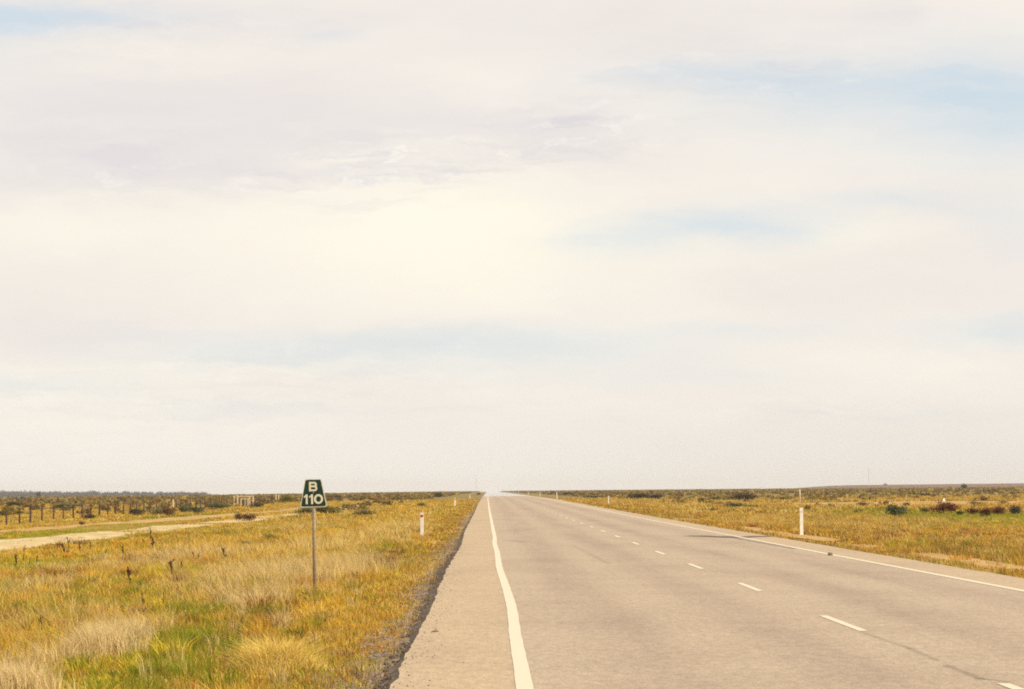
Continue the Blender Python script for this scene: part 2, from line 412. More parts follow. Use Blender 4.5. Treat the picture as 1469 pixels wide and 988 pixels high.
# patches: kind, pixel of the ground centre, half size in metres (x, y), strength
PATCH = []
def patch(kind, px, py, rx, ry_, s=2.):
    X, Y, _ = at(px, py); PATCH.append((kind, X, Y, rx, ry_, s))
for a in [('pale', 25, 975, .33, 1.3, 6), ('pale', 145, 945, .33, 1.8, 6), ('pale', 175, 925, .3, 1.6, 3), ('straw', 100, 900, .4, 3, 1.5), ('pale', 330, 872, .15, 1.2, 3), ('pale', 420, 900, .12, 1., 2), ('pale', 420, 835, .9, 8, 3), ('straw', 520, 815, .8, 9, 3), ('pale', 240, 805, 1.6, 6, 2.5),
          ('straw', 570, 765, 1.2, 22, 3), ('straw', 320, 835, .8, 6, 2.), ('straw', 450, 790, 1.4, 12, 2.5), ('pale', 380, 870, .3, 3, 2), ('pale', 60, 845, .8, 5, 1.5), ('straw', 590, 930, .12, 2, 2),
          ('green', 265, 930, .50, 4.2, 8), ('green', 230, 965, .5, 2.5, 7), ('vivid', 80, 990, .6, 2, 4), ('yellow', 60, 950, .25, 1.5, 3), ('green', 180, 985, .4, 1.6, 4), ('yellow', 215, 940, .3, 2, 2.5), ('vivid', 30, 812, 1.2, 6, 5), ('green', 290, 880, .5, 4, 3), ('vivid', 170, 797, .8, 5, 3), ('green', 320, 985, .4, 1.5, 2),
          ('olive', 520, 860, .6, 5, 2), ('olive', 110, 885, .7, 5, 2), ('olive', 330, 900, .4, 4, 2.5), ('olive', 590, 800, .6, 8, 2), ('olive', 480, 960, .35, 2, 2), ('green', 310, 960, .35, 2, 2),
          ('gold', 480, 880, .7, 5, 2.5), ('yellow', 400, 950, .3, 1.6, 3), ('gold', 60, 840, 1., 6, 2), ('gold', 200, 790, 2.2, 8, 3), ('gold', 520, 900, .4, 3, 2), ('yellow', 150, 975, .3, 1.6, 2), ('gold', 340, 780, 2, 10, 1.5),
          ('rust', 535, 925, .16, 2.2, 4), ('brown', 370, 895, .3, 3, 2.5), ('rust', 82, 830, .5, 4, 2), ('rust', 640, 785, .5, 14, 2), ('rust', 605, 850, .3, 4, 2), ('brown', 565, 805, .45, 4, 3), ('brown', 215, 975, .2, 1.5, 1.5), ('rust', 660, 745, .9, 40, 2.5),
          ('vivid', 40, 768, 1.6, 14, 14), ('vivid', 130, 760, 1.3, 14, 14), ('vivid', 180, 754.5, 1.2, 16, 8), ('vivid', -60, 777, 1.7, 14, 14), ('green', 215, 745, 1.2, 20, 4), ('green', 300, 738, 1.5, 30, 3),
          ('green', 1345, 737, 3.6, 17, 14), ('green', 1400, 741, 3.6, 14, 14), ('vivid', 1450, 744, 3., 16, 9), ('green', 1310, 736, 1.6, 14, 8), ('vivid', 1420, 754, 3., 9, 3), ('olive', 1230, 732, 4, 14, 3), ('olive', 1190, 760, 2, 8, 1.5), ('olive', 1380, 795, 1.2, 6, 2.5), ('rust', 1440, 770, 2.5, 8, 2), ('rust', 1180, 775, 1, 8, 2), ('olive', 1320, 785, 1.2, 5, 2), ('brown', 1400, 800, 1.3, 5, 1.5)]:
    patch(*a)
def palette_at(X, Y, r):
    """weights of the palette entries for every tuft, then one pick each"""
    n = len(X); W = np.zeros((n, len(PK)))
    a = fbm(X * .5, Y * .16, 101, 3); b = fbm(X * .33, Y * .11, 202, 3); c = fbm(X * .8, Y * .25, 303, 3)
    W[:, PK.index('gold')] = .9 + 2.2 * sstep(.45, .7, a)
    W[:, PK.index('ochre')] = .75 + 1.2 * sstep(.5, .75, c)
    W[:, PK.index('straw')] = .3 + 1.5 * sstep(.54, .76, b)
    W[:, PK.index('pale')] = .08 + .6 * sstep(.6, .78, b)
    W[:, PK.index('olive')] = .5 + 1.6 * sstep(.5, .72, 1 - a)
    W[:, PK.index('green')] = .2 + 1.1 * sstep(.55, .75, 1 - a)
    W[:, PK.index('rust')] = .3 + 1.2 * sstep(.55, .75, 1 - b)
    W[:, PK.index('brown')] = .25 + .8 * sstep(.6, .8, 1 - c)
    W[:, PK.index('yellow')] = .35 + .6 * sstep(.5, .7, c)
    rs = sstep(8.5, 9.5, X); W[:, PK.index('brown')] += .7 * rs; W[:, PK.index('straw')] += .5 * rs; W[:, PK.index('yellow')] *= 1 - .6 * rs; W[:, PK.index('green')] *= 1 - .6 * rs; W[:, PK.index('gold')] *= 1 - .25 * rs
    near = rs * sstep(15, 10, X)
    W[:, PK.index('rust')] += 1.3 * near; W[:, PK.index('ochre')] += .8 * near + .5 * rs; W[:, PK.index('straw')] *= 1 - .6 * near
    ln = sstep(-3.2, -1.2, X) * (X < 2); W[:, PK.index('ochre')] += .8 * ln; W[:, PK.index('rust')] += .8 * ln; W[:, PK.index('olive')] += .5 * ln
    tall = np.zeros(n)
    for k, px, py, rx, ry_, s in PATCH:
        w = np.exp(-((X - px) / rx) ** 2 - ((Y - py) / ry_) ** 2)
        W *= (1 - .8 * np.minimum(w, 1) * min(s / 3, 1.2) * .8)[:, None]
        W[:, PK.index(k)] += s * w
        if k in ('pale', 'straw'): tall += w * min(s / 3, 1)
        if k in ('vivid', 'rust') or s > 9: tall -= w
    cum = np.cumsum(W, 1); cum /= cum[:, -1:]
    pick = (r[:, None] > cum).sum(1)
    return np.minimum(pick, len(PK) - 1), tall, b

def scatter(y0, y1, dens, margin=4.):
    """points on the plain between two distances, inside a wedge wider than the view"""
    out = []
    ys = np.linspace(y0, y1, max(2, int((y1 - y0) / 4) + 1))
    for a, b in zip(ys[:-1], ys[1:]):
        m = (a + b) / 2
        xl, xr = -(.19 * m + margin), .215 * m + margin
        k = rng.poisson((xr - xl) * (b - a) * (dens(m) if callable(dens) else dens))
        out.append(np.stack([rng.uniform(xl, xr, k), rng.uniform(a, b, k)], 1))
    P = np.concatenate(out)
    L, R = edge_left(P[:, 1]), edge_right(P[:, 1])
    s = np.maximum(L - P[:, 0], P[:, 0] - R)
    # sparse, ragged cover on the gravel margin; none on the track or bare strips
    ragged = .25 + .9 * fbm(P[:, 0] * 1.5, P[:, 1] * .45, 7, 3)
    left = P[:, 0] < 3
    keep = (s > .12) & (rng.random(len(P)) < np.where(left, sstep(.06, .75, s * (.4 + ragged * .9)), sstep(.0, .35, s * (.4 + ragged))))
    tl, tr = TL(P[:, 1]), TR(P[:, 1])
    wob = (fbm(P[:, 0] * .3, P[:, 1] * .1, 55, 3) - .5) * 2.4
    on = (P[:, 0] > tl + .1 + wob * .3) & (P[:, 0] < tr - .1 + wob * .5) & (P[:, 1] < 300) & (P[:, 1] > 60)
    on &= ~((np.abs(P[:, 0] - (tl + tr) / 2 + wob * .3) < .5) & (fbm(P[:, 0] * .2, P[:, 1] * .08, 91, 2) > .62))
    on |= (np.abs(P[:, 0] - 10.4 + wob * .35) < .62) & (P[:, 1] > 46) & (P[:, 1] < 150) & (fbm(P[:, 0] * .35, P[:, 1] * .1, 71, 2) > .36)
    on |= (P[:, 0] < BR(P[:, 1])) & (P[:, 0] > BL(P[:, 1])) & (P[:, 1] > 120) & (P[:, 1] < 300)
    on |= (P[:, 0] > 34) & (P[:, 0] < 62) & (P[:, 1] > 195) & (P[:, 1] < 213)
    on |= (P[:, 0] > 27) & (P[:, 0] < 95) & (P[:, 1] > 226) & (P[:, 1] < 285)
    keep &= ~(on & (rng.random(len(P)) < .975))
    return P[keep]

def blades(P, nb, spread, hfun, wfun, lean, droop, colfun):
    """bent tapering blades in tufts -> verts, loops, counts, colours"""
    n = len(P); T = np.repeat(np.arange(n), nb); m = len(T)
    ang = rng.uniform(0, 2 * np.pi, m); rad = spread(T) * np.sqrt(rng.random(m))
    bx = P[T, 0] + rad * np.cos(ang); by = P[T, 1] + rad * np.sin(ang)
    bz = terrain(bx, by) - .01
    h = hfun(T) * rng.uniform(.55, 1.15, m); w = wfun(T) * rng.uniform(.7, 1.3, m)
    la = ang + rng.normal(0, .6, m); ld = h * np.abs(rng.normal(0, lean, m))
    wind = np.array([-.10, .02])      # a slight common lean
    dx, dy = ld * np.cos(la) + wind[0] * h, ld * np.sin(la) + wind[1] * h
    f = rng.uniform(0, np.pi, m); wx, wy = np.cos(f) * w / 2, np.sin(f) * w / 2
    V = np.zeros((m, 5, 3))
    V[:, 0] = np.stack([bx - wx, by - wy, bz], 1); V[:, 1] = np.stack([bx + wx, by + wy, bz], 1)
    mx, my, mz = bx + dx * .4, by + dy * .4, bz + h * .6
    V[:, 2] = np.stack([mx + wx * .75, my + wy * .75, mz], 1); V[:, 3] = np.stack([mx - wx * .75, my - wy * .75, mz], 1)
    V[:, 4] = np.stack([bx + dx * (1 + droop), by + dy * (1 + droop), bz + h], 1)
    base = (np.arange(m) * 5)[:, None]
    loops = (base + np.array([[0, 1, 2, 3, 3, 2, 4]])).ravel()
    counts = np.tile([4, 3], m)
    col = np.repeat(colfun(T, m), 5, 0)
    return V.reshape(-1, 3), loops, counts, col
def grass_band(name, y0, y1, dens, nb, spread, h, w, lean, label):
    P = scatter(y0, y1, dens); n = len(P)
    pick, tall, b = palette_at(P[:, 0], P[:, 1], rng.random(n))
    isS = np.isin(pick, [PK.index('straw'), PK.index('pale')])
    s = np.maximum(edge_left(P[:, 1]) - P[:, 0], P[:, 0] - edge_right(P[:, 1]))
    hh = h * (.55 + .75 * fbm(P[:, 0] * .7, P[:, 1] * .25, 404, 2)) * np.clip(.45 + .16 * s, .4, 1) * (1 - .55 * sstep(3.5, .3, P[:, 0] - TR(P[:, 1])) * (P[:, 1] > 60) * (P[:, 0] < -5))
    hh = hh * np.where(isS, 1.25, 1.) * np.clip(1 + .8 * np.clip(tall, -.7, 1) * np.where(isS | (tall < 0), 1, .3), .25, 2.2) * rng.uniform(.7, 1.25, n)
    tone = rng.uniform(.72, 1.2, n)
    def cf(T, m):
        c = PC[pick[T]] * (tone[T] * rng.uniform(.82, 1.16, m))[:, None]
        q = rng.random(m) < .16        # stray blades of another colour in a tuft
        alt = PC[rng.integers(0, len(PK) - 2, m)]
        c[q] = alt[q]
        return np.clip(c, 0.005, .8)
    sp = np.where(isS, .75, 1.)
    V, Lp, C, col = blades(P, nb, lambda T: spread * sp[T], lambda T: hh[T], lambda T: np.full(len(T), w) * np.where(isS[T], .75, 1), lean, .25, cf)
    o = link_mesh(name, np_mesh(name, V, Lp, C, col), M_GRASS)
    tag(o, label, 'grass', kind='stuff'); return o
grass_band('dry_grass', 16, 38, lambda y: 95, 10, .075, .17, .0075, .45, 'short dry golden grass and green weeds nearest the camera')
grass_band('dry_grass', 38, 75, lambda y: np.interp(y, [38, 75], [48, 24]), 9, .12, .20, .012, .45, 'golden roadside grass around the sign')
grass_band('dry_grass', 75, 170, lambda y: np.interp(y, [75, 170], [15, 5]), 9, .22, .23, .022, .45, 'dry grass across the middle of the plain')
grass_band('dry_grass', 170, 420, lambda y: np.interp(y, [170, 420], [2.6, .7]), 8, .5, .27, .06, .5, 'far dry grass fading into scrub')

# tall thin straw stems standing over the rest
def tall_stems():
    P = scatter(19, 60, 7.5); n0 = len(P)
    _, tall, b = palette_at(P[:, 0], P[:, 1], rng.random(n0))
    s = np.maximum(edge_left(P[:, 1]) - P[:, 0], P[:, 0] - edge_right(P[:, 1]))
    k = (s > 1.) & (rng.random(n0) < .05 + .95 * np.clip(tall, 0, 1) + .1 * sstep(.55, .7, b)); P = P[k]; tall = tall[k]; n = len(P)
    hh = (.26 + .26 * np.clip(tall, 0, 1)) * rng.uniform(.7, 1.25, n)
    def cf(T, m): return np.array([.64, .48, .22]) * rng.uniform(.7, 1.15, m)[:, None]
    V, Lp, C, col = blades(P, 14, lambda T: np.full(len(T), .07), lambda T: hh[T], lambda T: np.full(len(T), .0065), .28, .5, cf)
    tag(link_mesh('tall_straw_grass', np_mesh('tall_straw_grass', V, Lp, C, col), M_GRASS), 'tall pale straw tussocks standing above the short grass', 'grass', kind='stuff')
tall_stems()

def tussocks():
    P = scatter(18, 120, lambda y: np.interp(y, [18, 50, 120], [1.6, .9, .35])); n = len(P)
    pick, tall, b = palette_at(P[:, 0], P[:, 1], rng.random(n))
    s = np.maximum(edge_left(P[:, 1]) - P[:, 0], P[:, 0] - edge_right(P[:, 1]))
    k = (s > 1.2) & ~((P[:, 0] < TR(P[:, 1]) + .6) & (P[:, 0] > TL(P[:, 1]) - .3) & (P[:, 1] > 60)); P, pick, tall = P[k], pick[k], tall[k]; n = len(P)
    hh = rng.uniform(.13, .27, n) * np.clip(1 + tall, .5, 1.35); ton = rng.uniform(.75, 1.2, n); rr = rng.uniform(.08, .26, n)
    def cf(T, m): return np.clip(PC[pick[T]] * (ton[T] * rng.uniform(.75, 1.2, m))[:, None], 0, .8)
    V, Lp, C, col = blades(P, 70, lambda T: rr[T], lambda T: hh[T], lambda T: .007 + .00012 * P[T, 1], .5, .35, cf)
    tag(link_mesh('grass_tussocks', np_mesh('grass_tussocks', V, Lp, C, col), M_GRASS), 'uneven tussocks of gold, straw and green grass', 'grass', kind='stuff')
tussocks()

# ------------------------------------------------------------------ gravel on the margins
def gravel():
    n = 14000
    Y = 18 + 75 * rng.random(n) ** 1.7; side = rng.random(n) < .78
    off = .03 + np.abs(rng.normal(0, .27, n))
    X = np.where(side, edge_left(Y) - off, edge_right(Y) + off * .7)
    k = fbm(X * 1.4, Y * .5, 19, 3) > .36; X, Y, side = X[k], Y[k], side[k]; n = len(X)
    s = .007 + .017 * rng.random(n) ** 2.5
    o8 = np.array([[1, 0, 0], [0, 1, 0], [-1, 0, 0], [0, -1, 0], [0, 0, .8], [0, 0, -.8]])
    V = o8[None] * rng.uniform(.6, 1.3, (n, 6, 1)) * s[:, None, None]
    a = rng.uniform(0, 6.28, n); ca, sa = np.cos(a)[:, None], np.sin(a)[:, None]
    V = np.stack([V[:, :, 0] * ca - V[:, :, 1] * sa, V[:, :, 0] * sa + V[:, :, 1] * ca, V[:, :, 2]], -1)
    Z = np.maximum(terrain(X, Y), -9) + s * .3
    V += np.stack([X, Y, Z], 1)[:, None]
    f = np.array([[0, 1, 4], [1, 2, 4], [2, 3, 4], [3, 0, 4], [1, 0, 5], [2, 1, 5], [3, 2, 5], [0, 3, 5]])
    Lp = ((np.arange(n) * 6)[:, None, None] + f[None]).ravel()
    off = np.where(side, edge_left(Y) - X, (X - edge_right(Y)))
    q = sstep(.12, .42, off)[:, None]
    c = (np.array([.13, .10, .078]) * (1 - q) + np.array([.31, .24, .175]) * q) * rng.uniform(.5, 1.35, (n, 1)); col = np.repeat(c, 6, 0)
    m = leaf_mat('gravel_chips', 0.0)
    tag(link_mesh('gravel', np_mesh('gravel', V, Lp, np.full(n * 8, 3), col), m), 'loose gravel chips along the road edge', 'gravel', kind='stuff')
def road_chips():
    n = 700; Y = 18 + 60 * rng.random(n) ** 1.6; X = edge_left(Y) + np.abs(rng.normal(0, .16, n)); s = .003 + .006 * rng.random(n) ** 2
    o6 = np.array([[1, 0, 0], [0, 1, 0], [-1, 0, 0], [0, -1, 0], [0, 0, .8], [0, 0, -.8]])
    V = o6[None] * rng.uniform(.6, 1.4, (n, 6, 1)) * s[:, None, None] + np.stack([X, Y, rise(X, Y) + s * .5], 1)[:, None]
    f = np.array([[0, 1, 4], [1, 2, 4], [2, 3, 4], [3, 0, 4], [1, 0, 5], [2, 1, 5], [3, 2, 5], [0, 3, 5]])
    col = np.repeat(np.array([.22, .17, .125]) * rng.uniform(.4, 1.4, (n, 1)), 6, 0)
    tag(link_mesh('gravel', np_mesh('gravel', V, ((np.arange(n) * 6)[:, None, None] + f[None]).ravel(), np.full(n * 8, 3), col), bpy.data.materials['gravel_chips']), 'stray gravel chips scattered on the left shoulder', 'gravel', kind='stuff')
gravel(); road_chips()

# ------------------------------------------------------------------ shrubs
def foliage(nl, seed, lobes, leaf, flat=1., ragged=.25, thin=.35):
    """unit bush, about 1 wide and 1 high: many small leaf faces through uneven lobes"""
    r = np.random.default_rng(seed); L = []
    for i in range(lobes):
        a = r.uniform(0, 6.28); d = .30 * math.sqrt(r.random())
        L.append((d * math.cos(a), d * math.sin(a), r.uniform(.22, .62), r.uniform(.17, .28), r.uniform(.2, .34), r.uniform(.75, 1.25)))
    L = np.array(L); pick = r.integers(0, lobes, nl); q = L[pick]
    d = r.normal(size=(nl, 3)); d /= np.linalg.norm(d, axis=1)[:, None]
    rad = (1 - (1 - thin) * r.random(nl) ** 2) * (1 + ragged * r.normal(size=nl) * .5)
    C = np.stack([q[:, 0] + d[:, 0] * q[:, 3] * rad, q[:, 1] + d[:, 1] * q[:, 3] * rad, q[:, 2] + d[:, 2] * q[:, 4] * rad], 1)
    C[:, 2] = np.abs(C[:, 2]) * flat
    a = r.normal(size=(nl, 3)); a /= np.linalg.norm(a, axis=1)[:, None]; b = np.cross(a, r.normal(size=(nl, 3))); b /= np.linalg.norm(b, axis=1)[:, None]
    s = leaf * r.uniform(.6, 1.4, nl)[:, None]
    V = np.stack([C - a * s, C + b * s * .55, C + a * s, C - b * s * .55], 1)
    tone = q[:, 5] * r.uniform(.7, 1.3, nl)
    return V.reshape(-1, 3), np.repeat(tone, 4), nl
def shrub_mesh(name, nl, seed, lobes, leaf, **k):
    V, tone, n = foliage(nl, seed, lobes, leaf, **k)
    return np_mesh(name, V, np.arange(n * 4), np.full(n, 4), np.repeat(tone[:, None], 3, 1))
PROTO = [shrub_mesh('shrub', 1300, 1, 9, .034), shrub_mesh('shrub', 1300, 2, 12, .034), shrub_mesh('shrub', 1000, 3, 7, .04, ragged=.45), shrub_mesh('shrub', 1100, 8, 10, .036, ragged=.4)]
COL = dict(bluegreen=(.095, .11, .058), maroon=(.115, .046, .034), dark=(.10, .078, .045), olive=(.17, .145, .045), greygreen=(.15, .14, .066), brown=(.155, .085, .04), bluegrey=(.07, .068, .06), greenish=(.07, .095, .025))
SM = {k: leaf_mat(k + '_foliage', .2, v) for k, v in COL.items()}
for m in PROTO: m.materials.append(SM['dark'])
def shrub(x0, x1, ytop, ybase, colour, label, proto=None, name='shrub', cat='shrub', group=None, depth=1.):
    X, Y, Z = at((x0 + x1) / 2, ybase); k = Y / F
    o = bpy.data.objects.new(name, PROTO[random.randrange(4) if proto is None else proto]); LINK(o)
    w = (x1 - x0) * k; h = (ybase - ytop) * k
    o.location = (X, Y + w * .3, Z - .03 * h); o.scale = (w * 1.3, w * 1.15 * depth, h * 1.4); o.rotation_euler = (0, 0, random.uniform(-.5, .5))
    o.material_slots[0].link = 'OBJECT'; o.material_slots[0].material = SM[colour]
    return tag(o, label, cat, group)
RS, LS = 'saltbush shrubs on the right plain', 'saltbush shrubs on the left plain'
for a in [(1273, 1305, 725, 742.5, 'bluegreen', 'large blue-green rounded shrub, the greenest one on the right plain', RS),
          (1340, 1378, 721, 737.5, 'maroon', 'big maroon domed shrub in front of the white marker board', RS),
          (1389, 1406, 729, 739, 'maroon', 'maroon shrub just right of the big maroon dome', RS),
          (1404, 1427, 729, 741.5, 'maroon', 'darkest maroon shrub in the middle of the maroon row', RS),
          (1424, 1449, 727, 738.5, 'maroon', 'dull maroon shrub at the right end of the maroon row', RS),
          (1449, 1470, 725, 738, 'bluegrey', 'dark blue-grey shrub at the right edge of the photo', RS),
          (1296, 1307, 721, 727, 'dark', 'small dark shrub on sand behind the blue-green shrub', RS),
          (1321, 1335, 728, 736, 'olive', 'small olive shrub between blue-green shrub and maroon dome', RS),
          (1231, 1248, 720.5, 727.5, 'dark', 'low dark shrub left of the blue-green shrub, by the sand strip', RS),
          (1253, 1263, 723, 728, 'brown', 'tiny brown shrub between the low dark shrub and the blue-green one', RS),
          (1225, 1239, 730, 736.5, 'olive', 'low olive shrub in grass below the low dark shrub', RS),
          (1154, 1165, 725, 734, 'brown', 'small brown shrub right beside the nearest right guide post', RS),
          (1045, 1089, 707, 719, 'dark', 'widest dark shrub near the horizon left of the pale pole', RS),
          (1010, 1047, 713, 719, 'dark', 'flat dark shrub joined to the left of the widest dark shrub', RS),
          (1044, 1074, 721, 729.5, 'greygreen', 'grey-green low shrub in the grass below the widest dark shrub', RS),
          (1070, 1094, 724, 730, 'olive', 'thin olive shrub trailing right of the grey-green low shrub', RS),
          (1018, 1031, 729, 735.5, 'brown', 'small brown shrub alone in pale grass near the right shoulder', RS),
          (904, 935, 707, 717.5, 'dark', 'dark broad shrub right of the second right guide post', RS),
          (928, 952, 709, 717.5, 'bluegrey', 'grey lower half of the shrub pair right of the second guide post', RS),
          (838, 868, 710.5, 715.5, 'greygreen', 'flat grey-green shrub left of the second right guide post', RS),
          (942, 949, 724, 728, 'dark', 'tiny dark shrub near the shoulder below the grey shrub pair', RS),
          (808, 828, 706, 710.5, 'dark', 'dark flat shrub on the skyline between two far guide posts', RS),
          (790, 798, 704.5, 709, 'dark', 'small dark shrub touching the third right guide post', RS),
          (1118, 1134, 713, 719, 'olive', 'olive shrub left of the pale pole', RS),
          (1186, 1202, 712, 717, 'dark', 'dark shrub in the scrub right of the pale pole', RS),
          (1372, 1384, 733, 740, 'greenish', 'low green shrub in the green weeds between maroon shrubs', RS),
          (1392, 1412, 719.5, 726, 'olive', 'olive shrub on the sand behind the maroon row', RS),
          (1432, 1450, 718, 725, 'brown', 'brown shrub on the sand behind the right end of the maroon row', RS),
          (623, 637, 706, 713.5, 'dark', 'dark round shrub on the skyline left of the far left guide posts', LS),
          (598, 611, 721, 728, 'olive', 'olive shrub above the nearest left guide post', LS),
          (424, 452, 728, 738.5, 'greygreen', 'grey-green shrub directly behind the sign post', LS),
          (449, 495, 726, 739.5, 'olive', 'wide olive shrub right behind the sign post', LS),
          (505, 537, 731, 742, 'greygreen', 'grey-green low shrub at the right end of the row behind the sign', LS),
          (409, 424, 765, 772.5, 'dark', 'low dark shrub in grass left of the sign post', LS),
          (374, 399, 767, 779, 'olive', 'low olive shrub left of the low dark one by the sign', LS),
          (475, 497, 756, 763.5, 'olive', 'small olive shrub in grass right of the sign post', LS),
          (336, 347, 736, 747.5, 'dark', 'dark upright shrub at the near end of the dirt track bend', LS),
          (344, 370, 737, 748.5, 'brown', 'brown spreading shrub right of the upright one by the track', LS),
          (254, 278, 725, 735.5, 'greygreen', 'grey-green shrub before the fence, left of the timber frame', LS),
          (272, 294, 727, 737, 'bluegreen', 'bluish shrub just right of the grey-green one before the fence', LS),
          (184, 209, 730, 740.5, 'dark', 'dark shrub at the fence foot above the track', LS),
          (215, 235, 730, 740, 'greygreen', 'pale grey-green shrub between two fence posts', LS),
          (232, 252, 729, 741, 'brown', 'brownish shrub under the pale fence post', LS),
          (294, 326, 720, 731.5, 'greygreen', 'wide grey-green shrub left of the timber frame', LS),
          (357, 378, 721, 729, 'dark', 'dark shrub right of the timber frame', LS),
          (8, 37, 720, 730.5, 'dark', 'dark olive shrub beyond the fence at far left', LS),
          (72, 114, 723, 731.5, 'greygreen', 'wide grey-green shrub beyond the fence', LS),
          (117, 136, 737, 745.5, 'dark', 'dark shrub before the fence above the green verge', LS),
          (-3, 14, 732, 741.5, 'olive', 'olive shrub behind the first fence post at the photo edge', LS),
          (16, 33, 732, 739, 'olive', 'small olive shrub behind the second fence post', LS),
          (113, 122, 748, 753.5, 'brown', 'tiny brown shrub beside the green verge of the track', LS),
          (466, 493, 710, 716.5, 'dark', 'dark flat shrub on the skyline right of the sign plate', LS),
          (401, 421, 711, 722, 'olive', 'dark olive shrub left of the sign plate', LS),
          (343, 361, 776, 787.5, 'greygreen', 'grey-green low shrub in golden grass left of the sign', LS),
          (219, 229, 806, 813.5, 'greenish', 'tiny dark green shrub beside two dead stalks', LS),
          (560, 580, 712, 717, 'olive', 'olive shrub midway between sign and far guide posts', LS),
          (683, 690, 707, 710, 'dark', 'little dark shrub beside the left end of the road', LS)]:
    shrub(a[0], a[1], a[2], a[3], a[4], a[5], group=a[6])
for q in [(52, 59, 706, 713, 'greenish', 'small green bushy tree before the bluish tree belt'), (1380, 1388, 694.5, 703.5, 'greenish', 'lone round green tree on the right horizon'),
          (1268, 1273, 693.5, 698, 'maroon', 'tiny dull tree on the red rise')]:
    X, Y, Z = at(q[0], 713) if q[0] < 100 else (0, 0, 0)
    Y = {52: 1500, 1380: at(1384, 703.5)[1], 1268: 3900}[q[0]]
    xm = (q[0] + q[1]) / 2; X = ray(xm, q[3], Y)[0]; zt = ray(xm, q[2], Y)[2]; zb = float(terrain(X, Y))
    if q[0] == 1268: zb = ray(xm, 698, Y)[2]
    w = (q[1] - q[0]) * Y / F; h = zt - zb
    t = empty('bushy_tree', (X, Y, zb)); tag(t, q[5], 'tree')
    o = bpy.data.objects.new('crown', PROTO[1]); LINK(o); o.parent = t; o.location = (0, 0, h * .15); o.scale = (w * 1.45, w * 1.3, h * 1.15)
    o.material_slots[0].link = 'OBJECT'; o.material_slots[0].material = SM[q[4]]
    bm = bmesh.new(); tube(bm, [(0, 0, -.2), (.05 * w, 0, h * .3), (0, .03 * w, h * .6)], [.06 * w, .045 * w, .02 * w]); from_bm('trunk', bm, M_WOOD, t)

# golden weed clump in front of the sign
def golden_weed():
    X, Y, Z = at(398, 962); n = 420; P = np.stack([rng.normal(0, .19, n), rng.normal(0, .25, n)], 1)
    T = np.arange(n); e = np.exp(-(P[:, 0] / .3) ** 2 - (P[:, 1] / .4) ** 2)
    V, Lp, C, col = blades(P + [X, Y], 6, lambda T: np.full(len(T), .06), lambda T: (.06 + .30 * e[T]), lambda T: np.full(len(T), .008), .8, .5,
                           lambda T, m: np.array([.80, .60, .17]) * rng.uniform(.65, 1.2, m)[:, None])
    V -= np.array([X, Y, Z])
    o = link_mesh('golden_weed', np_mesh('golden_weed', V, Lp, C, col), M_GRASS); o.location = (X, Y, Z)
    tag(o, 'bright golden bushy weed clump in front of the sign', 'weed')
golden_weed()

# far saltbush: nobody could count it
def scrub(name, y0, y1, dens, leaves, size, label, seed):
    P = []
    for a, b in zip(np.geomspace(y0, y1, 14)[:-1], np.geomspace(y0, y1, 14)[1:]):
        m = (a + b) / 2; xl, xr = -(.19 * m + 10), .215 * m + 10; k = int((xr - xl) * (b - a) * dens(m))
        P.append(np.stack([rng.uniform(xl, xr, k), rng.uniform(a, b, k)], 1))
    P = np.concatenate(P)
    c = fbm(P[:, 0] * .02, P[:, 1] * .008, seed, 3)
    s0 = np.maximum(-1.2 - P[:, 0], P[:, 0] - 9.3)
    k = (s0 > 9) & (rng.random(len(P)) < sstep(.3, .62, c) + .12)
    k &= ~((P[:, 0] > 27) & (P[:, 0] < 95) & (P[:, 1] > 226) & (P[:, 1] < 285)) & ~((P[:, 0] > -26) & (P[:, 0] < -15) & (P[:, 1] < 420))
    bxy = at(1354, 722.5); k &= ~((np.abs(P[:, 0] - bxy[0] * P[:, 1] / bxy[1]) < 3.2) & (P[:, 1] < bxy[1] + 90))
    P = P[k]; n = len(P); r = np.random.default_rng(seed)
    w = size * r.uniform(.4, 1.4, n) * (1 + P[:, 1] / 3000); h = np.minimum(w * r.uniform(.28, .5, n), .62)
    T = np.repeat(np.arange(n), leaves); m = len(T)
    d = r.normal(size=(m, 3)); d /= np.linalg.norm(d, axis=1)[:, None]
    rr = r.random(m) ** .4
    C = np.stack([P[T, 0] + d[:, 0] * rr * w[T] * .5, P[T, 1] + d[:, 1] * rr * w[T] * .5, terrain(P[T, 0], P[T, 1]) + np.abs(d[:, 2]) * rr * h[T]], 1)
    a = r.normal(size=(m, 3)); a /= np.linalg.norm(a, axis=1)[:, None]; b = np.cross(a, r.normal(size=(m, 3))); b /= np.linalg.norm(b, axis=1)[:, None]
    s = (w[T] * 1.05 / math.sqrt(leaves) * r.uniform(.6, 1.2, m))[:, None]
    V = np.stack([C - a * s, C + b * s * .6, C + a * s, C - b * s * .6], 1)
    pal = np.array([[.17, .115, .045], [.21, .155, .045], [.12, .09, .042], [.22, .14, .05], [.30, .21, .06], [.17, .14, .045]])
    col = pal[r.integers(0, 6, n)][T] * r.uniform(.9, 1.6, m)[:, None]
    tag(link_mesh(name, np_mesh(name, V.reshape(-1, 3), np.arange(m * 4), np.full(m, 4), np.repeat(col, 4, 0)), M_GRASS), label, 'scrub', kind='stuff')
scrub('saltbush_scrub', 215, 700, lambda y: np.interp(y, [215, 400, 700], [.018, .055, .05]), 34, 1.05, 'olive and brown saltbush scrub over the middle plain', 5)
scrub('saltbush_scrub', 700, 4200, lambda y: np.interp(y, [700, 1500, 4200], [.035, .016, .006]), 12, 1.3, 'far brown saltbush scrub out to the horizon', 6)

